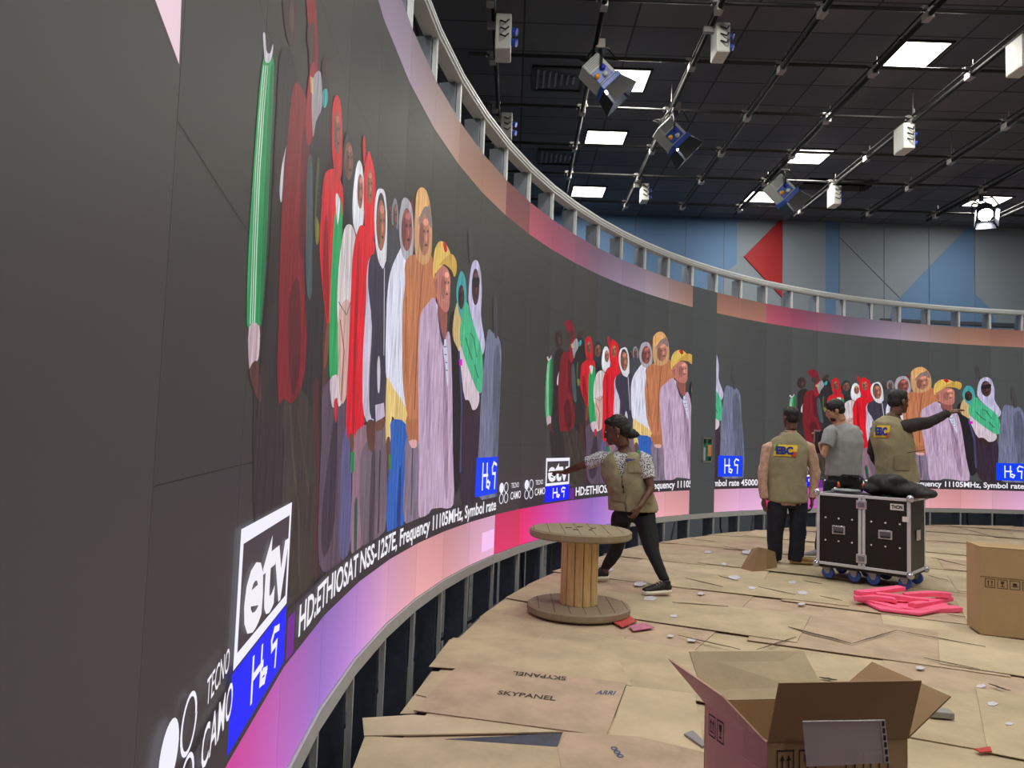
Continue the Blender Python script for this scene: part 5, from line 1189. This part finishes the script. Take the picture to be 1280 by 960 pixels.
# --- man pointing right
d3 = 7.95; r3 = thing('person', (4.05, 7.98, .026), 'man in khaki vest over dark shirt stretching one arm out to the right', 'person')
hc = ay(1123, 502, d3); hf = (.93, .28, -.05); hu = (0, 0, 1); body = MB(); head(body, hc, hf, hu, 1.08)
body.tube([ay(1122, 606, d3), ay(1120, 580, d3), ay(1114, 550, d3), ay(1114, 532, d3), ay(1117, 517, d3)], [(.14, .11), (.15, .11), (.17, .12), (.16, .1), .058], 14, side=(1, .25, 0))
sa, ea, wa = ay(1134, 533, d3-.1), ay(1161, 528, d3-.12), ay(1186, 516, d3-.1); sb, eb, wb_ = ay(1097, 538, d3+.05), ay(1091, 565, d3+.1), ay(1100, 585, d3+.22)
limb(body, [sa-Vector((.04, 0, 0)), sa, ea, wa], [.05, .052, .04, .027]); limb(body, [sb, eb, wb_], [.052, .042, .03])
hand(body, wa, (.93, .1, .34), (.3, .2, -1), (0, -1, .1), 1.05, (.25, .3, .35, .4)); hand(body, wb_, (.5, .3, -.6), (.3, .8, .2), (0, .4, .9), 1., (.6, .7, .8, .8))
h1, k1, a1 = ay(1110, 612, d3), ay(1110, 668, d3+.02), ay(1110, 716, d3+.05); h2, k2, a2 = ay(1132, 612, d3), ay(1134, 668, d3-.02), ay(1134, 716, d3-.02)
for a in ((h1, k1, a1), (h2, k2, a2)): limb(body, list(a)+[Vector((a[2].x, a[2].y, .06))], [.08, .05, .036, .036])
put('body', fuse(body, .0066, 2), M_skin, r3); eyes(r3, hc, hf, hu, 1.08); put('hair', shorthair(hc, hf, hu, 1.08, 1.0), M_hair, r3)
m = MB(); m.tube([ay(1121, 600, d3), ay(1119, 575, d3), ay(1114, 550, d3), ay(1114, 533, d3), ay(1116, 521, d3)], [(.18, .14), (.18, .14), (.175, .13), (.15, .10), (.065, .065)], 18, side=(1, .25, 0))
limb(m, [sa-Vector((.08, 0, 0.02)), sa, ea, wa-Vector((.01, 0, 0))], [.07, .078, .062, .043]); limb(m, [sb+Vector((.05, 0, .02)), sb, eb, wb_], [.08, .078, .06, .045])
put('shirt', fuse(m, .012, 2, .01, 9, 4), M_purpleblk, r3)
m = MB(); m.tube([ay(1123, 605, d3), ay(1121, 585, d3), ay(1117, 560, d3), ay(1113, 540, d3), ay(1113, 530, d3), ay(1115, 522, d3)], [(.225, .17), (.215, .165), (.225, .17), (.225, .17), (.20, .15), (.09, .09)], 22, side=(1, .25, 0))
v3 = put('vest', fuse(m, .012, 3, .012, 8, 9), M_khaki, r3)
ebc(v3, ay(1092, 546, d3-.3), Vector((.16, 0, 0)), Vector((0, 0, .125)), (.43, .9, 0))
for (x, y, w_, h_) in ((1126, 588, .16, .15),):
    pk = foldwrap(v3, v3, ay(x, y, d3-.3), Vector((w_, 0, .0)), Vector((.0, 0, h_)), (0, 1, 0)); foldwrap(v3, pk, ay(x, y, d3-.3)+Vector((0, 0, h_*.75)), Vector((w_, 0, 0)), Vector((0, 0, h_*.28)), (0, .98, 0), 'pocket_flap', M_khaki)
m = MB(); pa = ay(1134, 566, d3-.24); m.tube([pa, pa+Vector((.17, -.02, .035))], [.004, .003], 6); tag(put('pen', m.done(), M_black), 'thin black pen sticking out of the vest pocket of the pointing man', 'pen')
m = MB(); limb(m, [ay(1121, 600, d3), ay(1121, 614, d3)], [(.18, .14), (.18, .14)])
for h_, k_, a_ in ((h1, k1, a1), (h2, k2, a2)): limb(m, [h_+Vector((0, 0, .03)), h_, k_, a_, Vector((a_.x, a_.y, .09))], [.11, .108, .085, .07, .068])
put('trousers', fuse(m, .012, 3, .01, 8), M_trouser, r3)
for a_ in (a1, a2):
    u1, s1 = MB(), MB(); dr = (.4, .9); g_ = Vector((a_.x, a_.y, .026)); shoe(u1, s1, g_, dr, .27, .046); o = put('shoe', fuse(u1, .008, 2), M_black, r3); put('sole', fuse(s1, .008, 1), M_sole, o)

# ------------------------------------------------------------------ say which one: scraps, sheets and cables by what lies nearest
LM = [('the cable reel', rc), ('the flight case', fc.location), ('the open carton', Vector((.95, 2.5, 0))), ('the closed carton', B0), ('the pink foam', az(1130, 752)), ('the pointing woman', wroot.location), ('the man in peach sleeves', r1.location), ('the SKYPANEL sheet', az(650, 870)), ('the dark wall column', Vector((*cpt(.5), 0))), ('the far stage end', az(1230, 662))]
ORD = ['nearest', 'second nearest', 'third nearest', 'fourth nearest', 'fifth nearest', 'sixth nearest', 'seventh nearest', 'eighth nearest', 'ninth nearest', 'tenth nearest', 'eleventh nearest', 'twelfth nearest', 'thirteenth nearest', 'fourteenth nearest', 'fifteenth nearest', 'sixteenth nearest', 'seventeenth nearest', 'eighteenth nearest', 'nineteenth nearest', 'twentieth nearest']
def relabel(objs, noun):
    G_ = {}
    for o in objs:
        p = o.location.copy(); p.z = 0
        nm, q = min(LM, key=lambda t: (Vector((t[1].x, t[1].y, 0))-p).length); v = p-Vector((q.x, q.y, 0))
        s_ = ('to the right of' if v.x > 0 else 'to the left of') if abs(v.x) > abs(v.y) else ('behind' if v.y > 0 else 'in front of')
        G_.setdefault((nm, s_), []).append((v.length, o))
    for (nm, s_), L_ in G_.items():
        for k_, (_, o) in enumerate(sorted(L_, key=lambda t: t[0])):
            tone = {'cardboard': 'brown ', 'cardboard_pale': 'pale ', 'cardboard_pinkish': 'pinkish brown '}.get(o.data.materials[0].name, '')
            o['label'] = f'{tone}{noun}, {ORD[min(k_, 19)]} {s_} {nm}'
tops = [o for o in SC.objects if o.parent is None]
relabel([o for o in tops if o.get('group') == 'cardboard sheets covering the stage'], 'flattened cardboard sheet')
relabel([o for o in tops if o.get('group') == 'pale scraps littering the floor'], 'small pale scrap')
relabel([o for o in tops if o.get('group') == 'painted gap shade on the floor'], 'narrow strip painted as gap shade')
cbs = sorted([o for o in tops if o.name.startswith('hanging_cable')], key=lambda o: -math.atan2(o.location.y-CC.y, o.location.x-CC.x) % 6.283)
spots = ['left of', 'under', 'right of', 'beyond']
for k_, o in enumerate(cbs): o['label'] = 'black cable hanging under the LED wall, %s from the near left end' % (['first', 'second', 'third', 'fourth', 'fifth', 'sixth', 'seventh', 'eighth', 'ninth', 'tenth', 'eleventh', 'twelfth'][k_])
